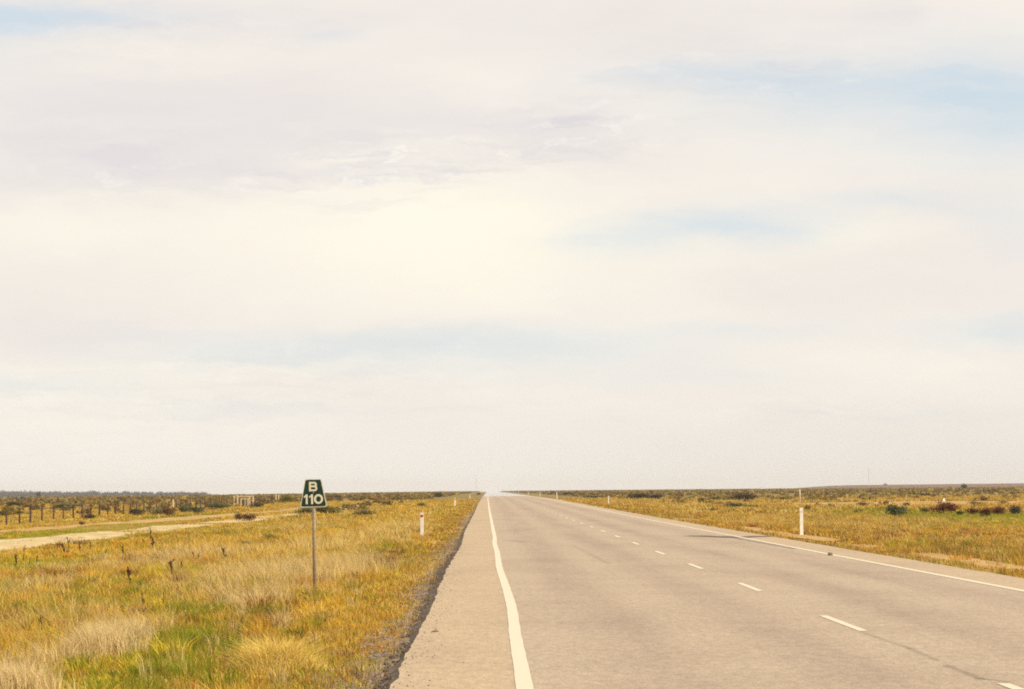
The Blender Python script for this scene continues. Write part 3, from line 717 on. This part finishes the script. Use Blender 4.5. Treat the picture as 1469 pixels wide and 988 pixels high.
# bluish far tree belt: reads as one mass of trees
def wood():
    r = np.random.default_rng(21); Vs, Ts = [], []; n = 0
    for i in range(360):
        Y = 3900 + r.uniform(-120, 260); px = r.uniform(-260, 302)
        if 0 < px < 3 or 12 < px < 14: continue
        X = (px - 698) / F * Y; z = float(terrain(X, Y)); top = ray(px, np.interp(px, [-260, 0, 60, 150, 300], [702, 702.8, 703.7, 704, 705]) - r.uniform(-.9, 1.3), Y)[2]
        h = max(top - z, 3.5); w = h * r.uniform(.9, 1.7)
        V, tone, k = foliage(260, 100 + i, 7, .07, ragged=.3)
        V = V * np.array([w, w, h * .98]) + np.array([X, Y, z + .03 * h]); Vs.append(V); Ts.append(tone)
    V = np.concatenate(Vs); t = np.concatenate(Ts); m = leaf_mat('far_tree_foliage', .15, (.042, .041, .042))
    tag(link_mesh('distant_wood', np_mesh('distant_wood', V, np.arange(len(V)), np.full(len(V) // 4, 4), np.repeat(t[:, None], 3, 1)), m), 'bluish belt of trees along the left horizon', 'trees', kind='stuff')
wood()

# ------------------------------------------------------------------ route marker sign
def rounded(pts, r, seg=5):
    out = []; n = len(pts)
    for i in range(n):
        p0, p, p1 = Vector(pts[i - 1]), Vector(pts[i]), Vector(pts[(i + 1) % n])
        a, b = (p0 - p).normalized(), (p1 - p).normalized(); ang = a.angle(b); d = r / math.tan(ang / 2)
        c = p + (a + b).normalized() * (r / math.sin(ang / 2)); s, e = p + a * d - c, p + b * d - c
        for k in range(seg + 1):
            q = s.lerp(e, k / seg).normalized() * r; out.append(tuple(c + q))
    return out
def ring_stroke(bm, path, w, y0, y1, closed=False):
    """a stroke of even width along a path, as a thin solid"""
    n = len(path); L, R = [], []
    for i in range(n):
        p = Vector(path[i]); a = Vector(path[i - 1]) if (i or closed) else None; b = Vector(path[(i + 1) % n]) if (i < n - 1 or closed) else None
        d0 = (p - a).normalized() if a is not None else (b - p).normalized(); d1 = (b - p).normalized() if b is not None else d0
        t = (d0 + d1).normalized(); nr = Vector((-t.y, t.x)); k = w / 2 / max(.5, nr.dot(Vector((-d0.y, d0.x))))
        L.append(p + nr * k); R.append(p - nr * k)
    v = [[bm.verts.new((q.x, y, q.y)) for q in S] for S in (L, R) for y in (y0, y1)]   # Lf Lb Rf Rb
    m = n if closed else n - 1
    for i in range(m):
        j = (i + 1) % n
        for A, B in ((v[0], v[2]), (v[1], v[3]), (v[0], v[1]), (v[2], v[3])):
            bm.faces.new((A[i], A[j], B[j], B[i]))
    if not closed:
        for i in (0, n - 1): bm.faces.new((v[0][i], v[1][i], v[3][i], v[2][i]))
def arc(cx, cz, rx, rz, a0, a1, n=14):
    return [(cx + rx * math.cos(math.radians(a0 + (a1 - a0) * k / n)), cz + rz * math.sin(math.radians(a0 + (a1 - a0) * k / n))) for k in range(n + 1)]

sx, sy, sz = at(451.6, 850)
K = sy / F
sg = empty('route_marker_sign', (sx, sy, sz), 0)
tag(sg, 'green trapezoid road sign reading B 110 on a thin grey post in the grass', 'road sign')
zb = ray(450, 727.4, sy)[2] - sz; zt = ray(450, 686.8, sy)[2] - sz; hp = zt - zb; ox = ray(450.2, 727.4, sy)[0] - sx; ox2 = ray(449.4, 686.8, sy)[0] - sx
bm = bmesh.new()
tube(bm, [(0, 0, -.3), (ox * .9, 0, zb), (ox2, 0, zt - .06)], [.031, .031, .031], 12); from_bm('post', bm, M_GALV, sg, True)
pl = empty('plate', (ox, 0, zb)); pl.parent = sg; pl.rotation_euler = (0, -math.atan((ox - ox2) / hp), 0)
# plate as a mesh part
bpy.data.objects.remove(pl)
wb, wt = 38.8 * K, 23.3 * K
def trap(ins): return [(-wb / 2 + ins * 1.15, ins), (wb / 2 - ins * 1.15, ins), (wt / 2 - ins * .85, hp - ins), (-wt / 2 + ins * .85, hp - ins)]
bm = bmesh.new(); prism(bm, rounded(trap(0), .032), -.040, -.036)
plate = from_bm('plate', bm, M_CREAM, sg); plate.location = (ox, 0, zb); plate.rotation_euler = (0, -math.atan((ox - ox2) / hp), 0); plate['label'] = 'trapezoid plate with a pale rim'
bm = bmesh.new(); prism(bm, rounded(trap(.014), .024), -.0425, -.0402); from_bm('sign_face', bm, M_GREEN, plate)
S = .033
b0 = hp - (115 - 92) / 223 * hp; b1 = hp - (190 - 92) / 223 * hp     # top and bottom of the B
def letter_b():
    bm = bmesh.new(); x0, x1 = -.071 + S / 2, .068 - S / 2; t, b = b0 - S / 2, b1 + S / 2; m = (t + b) / 2 + .004
    rU = (t - m) / 2; rL = (m - b) / 2
    ring_stroke(bm, [(x0, b - S / 2), (x0, t + S / 2)], S, -.0450, -.0427)
    ring_stroke(bm, [(x0, t), (x1 - rU - .006, t)] + arc(x1 - rU - .006, (t + m) / 2, rU, rU, 90, -90)[1:] + [(x0, m)], S * .95, -.0454, -.0427)
    ring_stroke(bm, [(x0, m), (x1 - rL, m)] + arc(x1 - rL, (m + b) / 2, rL, rL, 90, -90)[1:] + [(x0, b)], S * .95, -.0458, -.0427)
    return bm
from_bm('letter', letter_b(), M_CREAM, plate)
d0 = hp - (213 - 92) / 223 * hp; d1 = hp - (290 - 92) / 223 * hp
for xc in (-.112, -.024):
    bm = bmesh.new(); ring_stroke(bm, [(xc, d1), (xc, d0)], S, -.0450, -.0427)
    ring_stroke(bm, [(xc - .047, d0 - .050), (xc - .012, d0 - .021)], S * .68, -.0454, -.0427)
    from_bm('digit', bm, M_CREAM, plate)
bm = bmesh.new(); ring_stroke(bm, arc(.082, (d0 + d1) / 2, .075 - S / 2, (d0 - d1) / 2 - S / 2, 0, 360, 28)[:-1], S, -.0450, -.0427, True)
from_bm('digit', bm, M_CREAM, plate)
bm = bmesh.new(); tube(bm, [(0, -.047, (b1 + d0) / 2), (0, -.0427, (b1 + d0) / 2)], [.009, .010], 10); from_bm('bolt', bm, M_GALV, plate)
for zz in (.12, hp - .12):
    bm = bmesh.new(); box(bm, 0, -.033, zz, .10, .005, .03, bevel=.001); from_bm('bracket', bm, M_STEELBACK, plate)

# ------------------------------------------------------------------ guide posts
def guide_post_mesh():
    bm = bmesh.new()
    pts = rounded([(-.062, -.3), (.062, -.3), (.054, 1.), (-.054, 1.)], .014, 3)
    prism(bm, pts, -.02, .02)
    # raised side ribs of the channel section
    for s in (-1, 1): box(bm, s * .05, .028, .32, .012, .03, 1.24, bevel=.002)
    me = bpy.data.meshes.new('post'); bmesh.ops.recalc_face_normals(bm, faces=bm.faces); bm.to_mesh(me); bm.free(); me.materials.append(M_WHITE); return me
GP = guide_post_mesh()
def reflector_mesh(mat, r):
    bm = bmesh.new(); tube(bm, [(0, -.026, .865), (0, -.0205, .865)], [r * .92, r], 16)
    me = bpy.data.meshes.new('reflector'); bmesh.ops.recalc_face_normals(bm, faces=bm.faces); bm.to_mesh(me); bm.free(); me.materials.append(mat); return me
RR, RW = reflector_mesh(M_RED, .056), reflector_mesh(M_LENS, .038)
for px, py, ytop, red, lab in [(605.5, 771.5, 735, 1, 'nearest left guide post, white with a red round reflector'), (652.8, 727.5, 714, 1, 'second white guide post along the left verge, red reflector'),
                         (674.2, 716.5, 709, 1, 'farthest left guide post, tiny and white near the road end'),
                         (1150, 767.5, 728, 0, 'nearest right guide post, tall and white in golden grass'), (873.2, 724.5, 711, 0, 'second white guide post along the right shoulder'),
                         (799, 716.2, 706, 0, 'third white guide post along the right shoulder'), (774.7, 711.6, 705.3, 0, 'fourth right guide post, tiny and white'),
                         (758, 709.6, 705.2, 0, 'fifth right guide post, very tiny'), (744, 708, 704.6, 0, 'farthest right guide post beside the shimmering road end')]:
    X, Y, Z = at(px, py); z1 = ray(px, ytop, Y)[2]
    o = empty('guide_post', (X, Y, Z), 0); o.scale = (1, 1, max(.75, min((z1 - Z), 1.15)))
    tag(o, lab, 'guide post', 'white guide posts along the road')
    p = bpy.data.objects.new('post', GP); LINK(p); p.parent = o
    q = bpy.data.objects.new('reflector', RR if red else RW); LINK(q); q.parent = o
    o.rotation_euler = (0, random.uniform(-.012, .004), random.uniform(-.1, .1))

# pale pole behind the nearest right guide post
X, Y, Z = at(1147.6, 722.5); k = Y / F
o = empty('marker_pole', (X, Y, Z)); tag(o, 'thin pale pole standing behind the nearest right guide post', 'pole')
bm = bmesh.new(); tube(bm, [(0, 0, -.3), (0, 0, 1.0), (0, 0, 20.5 * k)], [.075, .072, .06], 10); from_bm('pole', bm, M_WOODP, o, True)
bm = bmesh.new(); tube(bm, [(0, 0, 20.5 * k), (0, 0, 27.5 * k)], [.022, .015], 8); from_bm('rod', bm, M_FARGREY, o, True)
# white marker board on a short post in the right scrub
X, Y, Z = at(1354, 722.5); k = Y / F
o = empty('marker_board', (X, Y, Z), .25); tag(o, 'small white marker board among shrubs on the right', 'marker')
bm = bmesh.new(); box(bm, 0, .03, 2.2 * k, .06, .06, 4.8 * k, bevel=.008); from_bm('post', bm, M_WOODP, o)
bm = bmesh.new(); prism(bm, rounded([(-2.1 * k, 2.2 * k), (2.1 * k, 2.2 * k), (1.9 * k, 5.6 * k), (.9 * k, 8. * k), (-.9 * k, 7.7 * k)], .03, 3), -.03, -.003); from_bm('board', bm, M_FARWHITE, o)

# ------------------------------------------------------------------ fence
fp = [(9.4, 755.5, 735.3), (27.7, 754, 735), (43.4, 748.5, 734), (60.2, 750, 732.8), (76.4, 746.7, 731.8), (90.7, 746, 731.5), (104.8, 745.5, 731), (117.8, 744, 730), (130, 743.5, 729), (142.3, 743, 726.5),
      (154.3, 742, 727), (165.6, 740, 726.5), (177, 739.5, 726.5), (187, 738, 725.5), (196.3, 737, 725), (206.4, 735, 724.5), (215.2, 734.5, 724), (225, 733.5, 723), (233, 733, 722.5), (241.7, 732, 719.5), (248.5, 731.5, 720.5),
      (253.5, 731, 721), (260, 730, 720.5), (267.5, 729, 719.5), (274, 728.5, 719), (281, 728, 719), (288, 727.5, 718.5), (294.5, 727, 718), (302, 726.5, 717.5), (310, 726, 717), (318, 725.5, 716.8), (326, 725, 716.5), (372, 723.5, 715), (379, 723, 715), (385, 722.5, 714), (391, 722, 714), (396, 721.5, 714), (399.5, 721.2, 714), (406, 721, 714), (412, 720.7, 714)]
# fence line in plan: a smooth line fitted to the bases
G = np.array([at(a, b)[:2] for a, b, c in fp]); cf = np.polyfit(G[:, 1], G[:, 0], 1)
fence = None
posts = []
for i, (a, b, c) in enumerate(fp):
    d = fw + rt * (a - CX) / F - up * (b - CY) / F; m = d[0] / d[1]
    Y = cf[1] / (m - cf[0]); X = cf[0] * Y + cf[1]
    posts.append((X, Y, float(terrain(X, Y)), i))
for k in range(1, 4):
    X0, Y0 = posts[0][0], posts[0][1]; Y = Y0 - 6.2 * k; X = cf[0] * Y + cf[1]; posts.insert(0, (X, Y, float(terrain(X, Y)), -k))
fence = empty('wire_fence', (posts[0][0], posts[0][1], posts[0][2])); tag(fence, 'dark timber post and wire fence beyond the dirt track', 'fence')
bx = Vector(fence.location)
tops = []
for X, Y, Z, i in posts:
    h = random.uniform(.78, 1.0); r = random.uniform(.046, .068); tl = (random.uniform(-.05, .05), random.uniform(-.05, .05))
    if i in (20, 36, 37): h, r = 1.05, .085
    bm = bmesh.new(); p = Vector((X, Y, Z)) - bx
    tube(bm, [(p.x, p.y, p.z - .3), (p.x + tl[0] * .5, p.y + tl[1] * .5, p.z + h * .5), (p.x + tl[0], p.y + tl[1], p.z + h)], [r * 1.05, r, r * .9], 7)
    o = from_bm('post', bm, M_WOODP if i in (20, 36, 37) else M_WOOD, fence)
    if i in (20, 36, 37): o['label'] = 'thicker pale post'
    tops.append(Vector((p.x + tl[0], p.y + tl[1], p.z)))
for hz in (.2, .42, .62, .78):
    bm = bmesh.new(); tube(bm, [t + Vector((0, 0, hz)) for t in tops], [.004] * len(tops), 4); from_bm('wire', bm, M_WIRE, fence)

# timber loading frame at the end of the fence
X, Y, Z = at(349, 726.5); k = Y / F
yd = empty('timber_frame', (X, Y, Z), 0); tag(yd, 'open pale timber stockyard frame with darker inner posts beside the fence', 'stockyard')
for xo, yo, w, h in [(-13.6, .5, .10, 14), (-8.1, 0, .15, 17), (9, 0, .11, 14.5), (14.2, 0, .15, 15.5)]:
    bm = bmesh.new(); box(bm, xo * k, yo, h * k / 2 - .15, w, w, h * k + .3, bevel=.015); from_bm('post', bm, M_WOODP, yd)
bm = bmesh.new(); box(bm, 0, .13, 14.6 * k, 29 * k, .05, .10, bevel=.008); from_bm('rail', bm, M_WOODP, yd)
bm = bmesh.new(); box(bm, 3.6 * k, -1.4, 11 * k, 12 * k, .05, .07, bevel=.006); from_bm('rail', bm, M_WOODP, yd)
bm = bmesh.new(); box(bm, 11.6 * k, .10, 8 * k, 5.3 * k, .04, .08, bevel=.006); from_bm('rail', bm, M_WOODP, yd)
for xo, w, m in [(-4, .13, M_WOOD), (-1.4, .10, M_WOODP), (1.5, .15, M_WOOD), (4.5, .17, M_STEELBACK), (8.4, .10, M_WOODP)]:
    bm = bmesh.new(); box(bm, xo * k, -1.5, 5.2 * k - .15, w, w, 10.4 * k + .3, bevel=.01); o = from_bm('gate_post', bm, m, yd)
    if m is M_WOOD: o['label'] = 'dark gate post'

# ------------------------------------------------------------------ dead stalks
STK = [(22, 811, 796, 1, 2, 'branched dark stalk nearest the left photo edge, on vivid green grass'), (34, 801, 785, 0, 1, 'thin straight stalk above the vivid green grass at left'), (42, 812, 801, 1, 1, 'short stalk right of the branched one on vivid green grass'),
       (52, 806, 797, 1, 3, 'bushy-topped stalk at the right end of the vivid green grass'), (93.5, 793, 780, -3, 3, 'bushy leaning stalk at the track edge'), (100, 785, 770, -3, 1, 'thin stalk rising against the pale track'),
       (114.8, 792, 777, 0, 1, 'upright thick stalk left of the next upright one under the track'), (130, 791.5, 776, 0, 1, 'upright stalk with a blunt top below the track'), (152.5, 799, 789, 0, 2, 'short faint stalk in green grass below the track'),
       (176, 798, 784, 1, 3, 'knobbly stalk midway across the golden field'), (205, 781, 772, 0, 1, 'small stalk close under the track on golden grass'), (215, 775, 758, 1, 1, 'tall thin stalk touching the pale puddled track'), (218.8, 786.5, 771, 0, 3, 'bushy dark stalk below the tall thin one by the track'),
       (245.8, 785, 776, 0, 1, 'small lone stalk right of the bushy one by the track'), (278.5, 804, 793, -1, 2, 'left stalk of a short close pair near the leaning stump'), (284, 805, 795, 1, 3, 'right bushier stalk of the short pair near the leaning stump'),
       (326.5, 804, 789, -6, 3, 'thick dark stalk leaning left, nearest to the sign'), (247, 828, 806, -1, 3, 'tallest dark stalk, left of a close pair in pale grass'), (260.5, 824, 805, 0, 1, 'straight dark stalk, right of a close pair in pale grass'),
       (189, 838, 818, -5, 2, 'leaning dark stalk left of the close pair in pale grass'), (205.5, 866, 852, -1, 1, 'thin brown stalk above the orange weed'), (235, 869, 851, 0, 1, 'hair-thin stalk left of the green patch'), (256, 853, 840, -1, 1, 'short thin rusty stalk behind the green patch'),
       (59.5, 911, 886, -1, 1, 'thin reddish stalk standing in olive grass at lower left')]
for i, (px, yb, yt, lean, br, lab) in enumerate(STK):
    Y0 = at(px, yb)[1]; X, Y, Z = at(px, yb + .09 * F / Y0); k = Y / F; h = max(ray(px, yt, Y)[2] - Z, .2)
    r = (.013 if br > 1 else .010) * max(1, Y / 55) * (1.6 if 'thick' in lab or 'dark stalk' in lab else 1.0)
    bm = bmesh.new(); P = []
    for q in np.linspace(0, 1, 6): P.append((lean * k * q + random.uniform(-1, 1) * r, random.uniform(-1, 1) * r, -.06 + (h + .06) * q))
    tube(bm, P, [r * (1 - .35 * q) for q in np.linspace(0, 1, 6)], 6)
    for b in range(br * 3):
        q = random.uniform(.35, 1.); a = random.uniform(0, 6.28); l = h * random.uniform(.08, .2); p = Vector((lean * k * q, 0, h * q))
        tube(bm, [p, p + Vector((math.cos(a) * l * .6, math.sin(a) * l * .6, l * .6)), p + Vector((math.cos(a) * l * .7, math.sin(a) * l * .7, l))], [r * .7, r * .6, r * .9], 5)
    o = from_bm('dead_stalk', bm, M_STALK); o.location = (X, Y, Z); tag(o, lab, 'dead weed', 'dead weed stalks in the left field')
# orange dry weed below a stalk
def rusty_weed(px, py, w, h, col, lab):
    X, Y, Z = at(px, py); n = 60; P = np.stack([rng.normal(0, w * .4, n), rng.normal(0, w * .4, n)], 1)
    V, Lp, C, c = blades(P + [X, Y], 7, lambda T: np.full(len(T), .05), lambda T: np.full(len(T), h), lambda T: np.full(len(T), .016), .7, .3, lambda T, m: np.array(col) * rng.uniform(.6, 1.3, m)[:, None])
    V -= np.array([X, Y, Z]); o = link_mesh('dry_weed', np_mesh('dry_weed', V, Lp, C, c), M_GRASS); o.location = (X, Y, Z); tag(o, lab, 'weed')
rusty_weed(206, 887, .16, .15, (.30, .14, .035), 'orange-brown dry weed clump left of the green patch')
rusty_weed(82, 835, .25, .28, (.30, .13, .03), 'rusty dry weed clump in golden grass at left')
rusty_weed(558, 798, .25, .16, (.2, .11, .06), 'dull brown weed clump between sign and nearest guide post')

def straw_tussock(px, py, w, h, lab, n=170):
    X, Y, Z = at(px, py); P = np.stack([rng.normal(0, w * .36, n), rng.normal(0, w * .45, n)], 1)
    e = np.exp(-(P[:, 0] / w) ** 2 * 1.5)
    V, Lp, C, c = blades(P + [X, Y], 9, lambda T: np.full(len(T), .035), lambda T: h * (.5 + .5 * e[T]), lambda T: np.full(len(T), .0065), .32, .55, lambda T, m: np.array([.74, .58, .30]) * rng.uniform(.72, 1.15, m)[:, None])
    V -= np.array([X, Y, Z]); o = link_mesh('straw_tussock', np_mesh('straw_tussock', V, Lp, C, c), M_GRASS); o.location = (X, Y, Z); tag(o, lab, 'grass clump', 'pale straw tussocks in the near left grass')
straw_tussock(148, 948, .46, .40, 'broad pale straw tussock, the second from the lower left corner', 240)
straw_tussock(190, 930, .30, .34, 'pale straw tussock at the right flank of the broad one', 110)
straw_tussock(28, 1000, .36, .30, 'pale straw tussock in the lower left corner', 200)
straw_tussock(355, 872, .34, .22, 'small pale straw tussock left of the sign post foot', 90)

# small things on the road
X, Y = at_road(1191, 796.5); bm = bmesh.new(); bmesh.ops.create_icosphere(bm, subdivisions=2, radius=1)
for v in bm.verts:
    v.co *= 1 + .3 * (float(vnoise(v.co.x * 2 + 9, v.co.y * 2 + v.co.z * 3 + 5, 3)) - .5); v.co = Vector((v.co.x * .065, v.co.y * .06, max(v.co.z * .055, -.02) + .02))
o = from_bm('stone', bm, M_STONE); o.location = (X, Y, float(rise(X, Y)) + .004); tag(o, 'brown stone lying beside the right edge line', 'stone')
X, Y = at_road(624, 907); bm = bmesh.new(); tube(bm, [(-.035, 0, .008), (0, .02, .012), (.04, .01, .008)], [.006, .008, .005], 6)
tube(bm, [(0, .02, .012), (.012, .06, .014)], [.005, .003], 5); o = from_bm('twig', bm, M_STALK); o.location = (X, Y, float(rise(X, Y)) + .002); tag(o, 'small dark twig on the left shoulder', 'twig')

# ------------------------------------------------------------------ things on the horizon
def mast(px, ytop, Y, r, lab, xbase=None):
    X = ray(px, 700, Y)[0]; Z = float(terrain(X, Y)); zt = ray(px, ytop, Y)[2]; h = zt - Z
    o = empty('radio_mast', (X, Y, Z)); tag(o, lab, 'mast')
    bm = bmesh.new()
    for a in range(3):
        an = a * 2.094; tube(bm, [(r * math.cos(an), r * math.sin(an), -.5), (r * math.cos(an), r * math.sin(an), h * .93)], [.05, .05], 5)
    for j in range(int(h / (r * 3))):
        z = j * r * 3
        for a in range(3):
            a0, a1 = a * 2.094, (a + 1) * 2.094
            tube(bm, [(r * math.cos(a0), r * math.sin(a0), z), (r * math.cos(a1), r * math.sin(a1), min(z + r * 3, h * .93))], [.03, .03], 4)
    from_bm('lattice', bm, M_FARGREY, o)
    bm = bmesh.new(); tube(bm, [(0, 0, h * .92), (0, 0, h)], [.06, .04], 6); from_bm('antenna', bm, M_FARGREY, o)
mast(683, 684, 2600, .22, 'faint lattice mast on the horizon left of the road end')
mast(1246.3, 671, 3000, .22, 'faint tall mast on the horizon above the right plain')
X, Y, _ = ray(1092.3, 700, 2300); Z = float(terrain(X, Y))
o = empty('farm_shed', (X, Y, Z)); tag(o, 'tiny white shed on the right horizon', 'shed')
bm = bmesh.new(); box(bm, 0, 0, 1., 1.7, 2.4, 2., bevel=.02); from_bm('wall', bm, M_FARWHITE, o)
bm = bmesh.new(); prism(bm, [(-.95, 2.0), (.95, 2.0), (0, 2.45)], -1.3, 1.3); from_bm('roof', bm, M_FARWHITE, o)

# ------------------------------------------------------------------ haze
bm = bmesh.new(); box(bm, 0, 4000, 9.0, 19400, 11000, 36)
hz = NT('even_haze'); vp = hz.new('VolumePrincipled'); vp.inputs['Color'].default_value = (.88, .90, .96, 1); vp.inputs['Density'].default_value = HAZE = 9e-5
vp.inputs['Anisotropy'].default_value = .2
hz.l(vp.outputs[0], hz.out.inputs['Volume'])
USE_HAZE = True
if USE_HAZE:
    o = from_bm('haze', bm, hz.m); tag(o, 'thin even haze over the plain', 'haze', kind='stuff')

# ------------------------------------------------------------------ sky and sun
SUN_AZ, SUN_EL = math.radians(118), math.radians(40)
w = bpy.data.worlds.new('World'); sc.world = w; w.use_nodes = True
N = NT.__new__(NT); N.t = w.node_tree; N.n = N.t.nodes; N.n.clear(); N.out = N.n.new('ShaderNodeOutputWorld')
sky = N.new('TexSky', sky_type='NISHITA'); sky.sun_disc = False; sky.sun_elevation = SUN_EL; sky.sun_rotation = SUN_AZ; sky.dust_density = .6; sky.altitude = 50
bg1 = N.new('Background'); N.l(sky.outputs[0], bg1.inputs[0]); bg1.inputs[1].default_value = .10
gen = N.new('TexCoord').outputs['Generated']; sp = N.new('SeparateXYZ'); N.l(gen, sp.inputs[0])
az = N.math('MULTIPLY', N.math('ARCTAN2', sp.outputs[0], sp.outputs[1]), 4000 / 734.5)       # 1 = half the view
el = N.math('MULTIPLY', N.math('ARCSINE', sp.outputs[2]), 4000 / 734.5)
cb = N.new('CombineXYZ'); N.l(az, cb.inputs[0]); N.l(el, cb.inputs[1]); uv = cb.outputs[0]
# ragged, drifting cloud coordinates
wn = N.new('TexNoise'); wn.inputs['Scale'].default_value = 1.; wn.inputs['Detail'].default_value = 10; wn.inputs['Roughness'].default_value = .68
mp = N.new('Mapping'); mp.inputs[3].default_value = (2.6, 8., 1.); mp.inputs[2].default_value = (0, 0, .06); N.l(uv, mp.inputs[0]); N.l(mp.outputs[0], wn.inputs['Vector'])
wv = N.new('VectorMath', operation='SUBTRACT'); N.l(wn.outputs['Color'], wv.inputs[0]); wv.inputs[1].default_value = (.5, .5, .5)
wm = N.new('VectorMath', operation='MULTIPLY'); N.l(wv.outputs[0], wm.inputs[0]); wm.inputs[1].default_value = (.42, .13, 0)
wa = N.new('VectorMath', operation='ADD'); N.l(uv, wa.inputs[0]); N.l(wm.outputs[0], wa.inputs[1]); duv = wa.outputs[0]
ds = N.new('SeparateXYZ'); N.l(duv, ds.inputs[0]); DX, DY = ds.outputs[0], ds.outputs[1]
def puff(lst):
    tot = None
    for px, py, rx, ry_, s in lst:
        a = (px - 698) / 734.5; e = (708.5 - px * .00885 - py) / 734.5
        u = N.math('MULTIPLY', N.math('SUBTRACT', DX, a), 734.5 / rx); v = N.math('MULTIPLY', N.math('SUBTRACT', DY, e), 734.5 / ry_)
        q = N.math('ADD', N.math('MULTIPLY', u, u), N.math('MULTIPLY', v, v))
        g = N.math('MULTIPLY', N.math('POWER', 2.718, N.math('MULTIPLY', q, -1.)), s)
        tot = g if tot is None else N.math('ADD', tot, g)
    return tot
blue = puff([(30, 40, 170, 22, 1.), (-250, 60, 260, 60, .8), (460, 55, 60, 14, .35), (1380, 140, 300, 60, 1.), (1100, 118, 170, 22, .5), (960, 112, 90, 12, .3), (1040, 322, 150, 28, .8), (880, 355, 60, 22, .4), (1290, 290, 90, 18, .4), (1440, 330, 70, 40, .3),
             (430, 503, 240, 26, .55), (760, 498, 260, 32, .5), (1420, 480, 110, 22, .6), (1060, 470, 140, 14, .3), (60, 560, 170, 22, .3), (400, 592, 240, 9, .3), (1330, 594, 200, 10, .3), (1000, 540, 300, 20, .2), (1700, 200, 300, 80, .6)])
grey = puff([(210, 190, 330, 75, .75), (90, 240, 240, 40, .3), (570, 245, 75, 20, .75), (440, 250, 80, 10, .4), (800, 195, 90, 32, .65), (740, 165, 260, 40, .3), (1250, 15, 60, 30, .5), (1000, 40, 500, 50, .3), (160, 470, 170, 30, .55), (230, 285, 40, 6, .4), (480, 312, 60, 7, .4), (1100, 420, 200, 40, .2), (980, 640, 40, 10, .3), (330, 30, 300, 30, .3)])
bright = puff([(640, 350, 330, 80, 1.), (1010, 165, 150, 30, .35), (1230, 330, 110, 30, .6), (250, 85, 200, 25, .3), (500, 225, 55, 12, .5), (600, 265, 200, 20, .4), (400, 530, 300, 18, .3), (90, 330, 200, 40, .5), (560, 300, 300, 30, .4)])
# fine streaks
def nz(scale, rot, det, ro, lo, hi):
    m = N.new('Mapping'); m.inputs[2].default_value = (0, 0, rot); m.inputs[3].default_value = scale; N.l(duv, m.inputs[0])
    t = N.new('TexNoise'); t.inputs['Scale'].default_value = 1; t.inputs['Detail'].default_value = det; t.inputs['Roughness'].default_value = ro; N.l(m.outputs[0], t.inputs['Vector'])
    return N.smooth(t.outputs[0], lo, hi)
streak = nz((1.6, 13, 1), .05, 6, .62, .32, .72)
soft = nz((1.2, 3.6, 1), -.1, 4, .55, .3, .7)
blue = N.math('MULTIPLY', blue, N.math('ADD', .65, N.math('MULTIPLY', streak, .5)))
grey = N.math('MULTIPLY', grey, N.math('ADD', .55, N.math('MULTIPLY', streak, .7)))
blu = N.math('MINIMUM', N.math('MULTIPLY', blue, .9), 1.)
base = N.mix(soft, (.83, .765, .71), (.90, .84, .755))
colr = N.mix(N.math('MINIMUM', N.math('MULTIPLY', grey, .85), 1.), base, (.705, .655, .68))
colr = N.mix(N.math('MINIMUM', N.math('MULTIPLY', bright, .8), 1.), colr, (.99, .925, .77))
colr = N.mix(blu, colr, (.62, .71, .775))
colr = N.mix(N.math('MULTIPLY', N.math('SUBTRACT', streak, .5), .10), colr, (.97, .93, .84))
wisp = nz((4.5, 44, 1), .04, 8, .68, .44, .72); fleck = nz((9, 30, 1), .12, 8, .7, .50, .72)
wz = N.math('MINIMUM', puff([(560, 240, 150, 45, 1.), (820, 195, 170, 45, .9), (250, 260, 260, 40, .6), (1080, 110, 190, 40, .7), (200, 60, 200, 45, .5), (250, 600, 330, 60, .6), (120, 655, 190, 22, .8), (1150, 595, 330, 30, .5), (430, 520, 330, 40, .4)]), 1.)
colr = N.mix(N.math('MULTIPLY', N.math('MULTIPLY', wisp, wz), .8), colr, (.66, .635, .655))
colr = N.mix(N.math('MULTIPLY', N.math('MULTIPLY', fleck, wz), .85), colr, (.98, .925, .83))
hor = N.smooth(el, .0, .22)
colr = N.mix(hor, N.mix(N.smooth(az, -.7, 1.1), (.86, .82, .76), (.77, .725, .67)), colr)
bg2 = N.new('Background'); N.l(colr, bg2.inputs[0]); bg2.inputs[1].default_value = 0.86
mx = N.new('MixShader'); fac = N.math('SUBTRACT', .94, N.math('MINIMUM', N.math('MULTIPLY', blue, .16), .3))
N.l(fac, mx.inputs[0]); N.l(bg1.outputs[0], mx.inputs[1]); N.l(bg2.outputs[0], mx.inputs[2]); N.l(mx.outputs[0], N.out.inputs[0])

sl = bpy.data.lights.new('sun', 'SUN'); sl.energy = 3.7; sl.angle = math.radians(1.2); sl.color = (1., .90, .72)
so = bpy.data.objects.new('sun', sl); LINK(so)
sd = Vector((math.sin(SUN_AZ) * math.cos(SUN_EL), math.cos(SUN_AZ) * math.cos(SUN_EL), math.sin(SUN_EL)))
so.rotation_euler = sd.to_track_quat('Z', 'Y').to_euler()

vs = sc.view_settings; sc.display_settings.display_device = 'sRGB'; vs.view_transform = 'Standard'; vs.look = 'None'; vs.exposure = 0.33; vs.gamma = 1.0; vs.use_curve_mapping = False
sc.cycles.use_denoising = False
sc.cycles.max_bounces = 5; sc.cycles.diffuse_bounces = 3; sc.cycles.transmission_bounces = 3; sc.cycles.volume_bounces = 1; sc.cycles.glossy_bounces = 2
sc.cycles.filter_width = 1.9
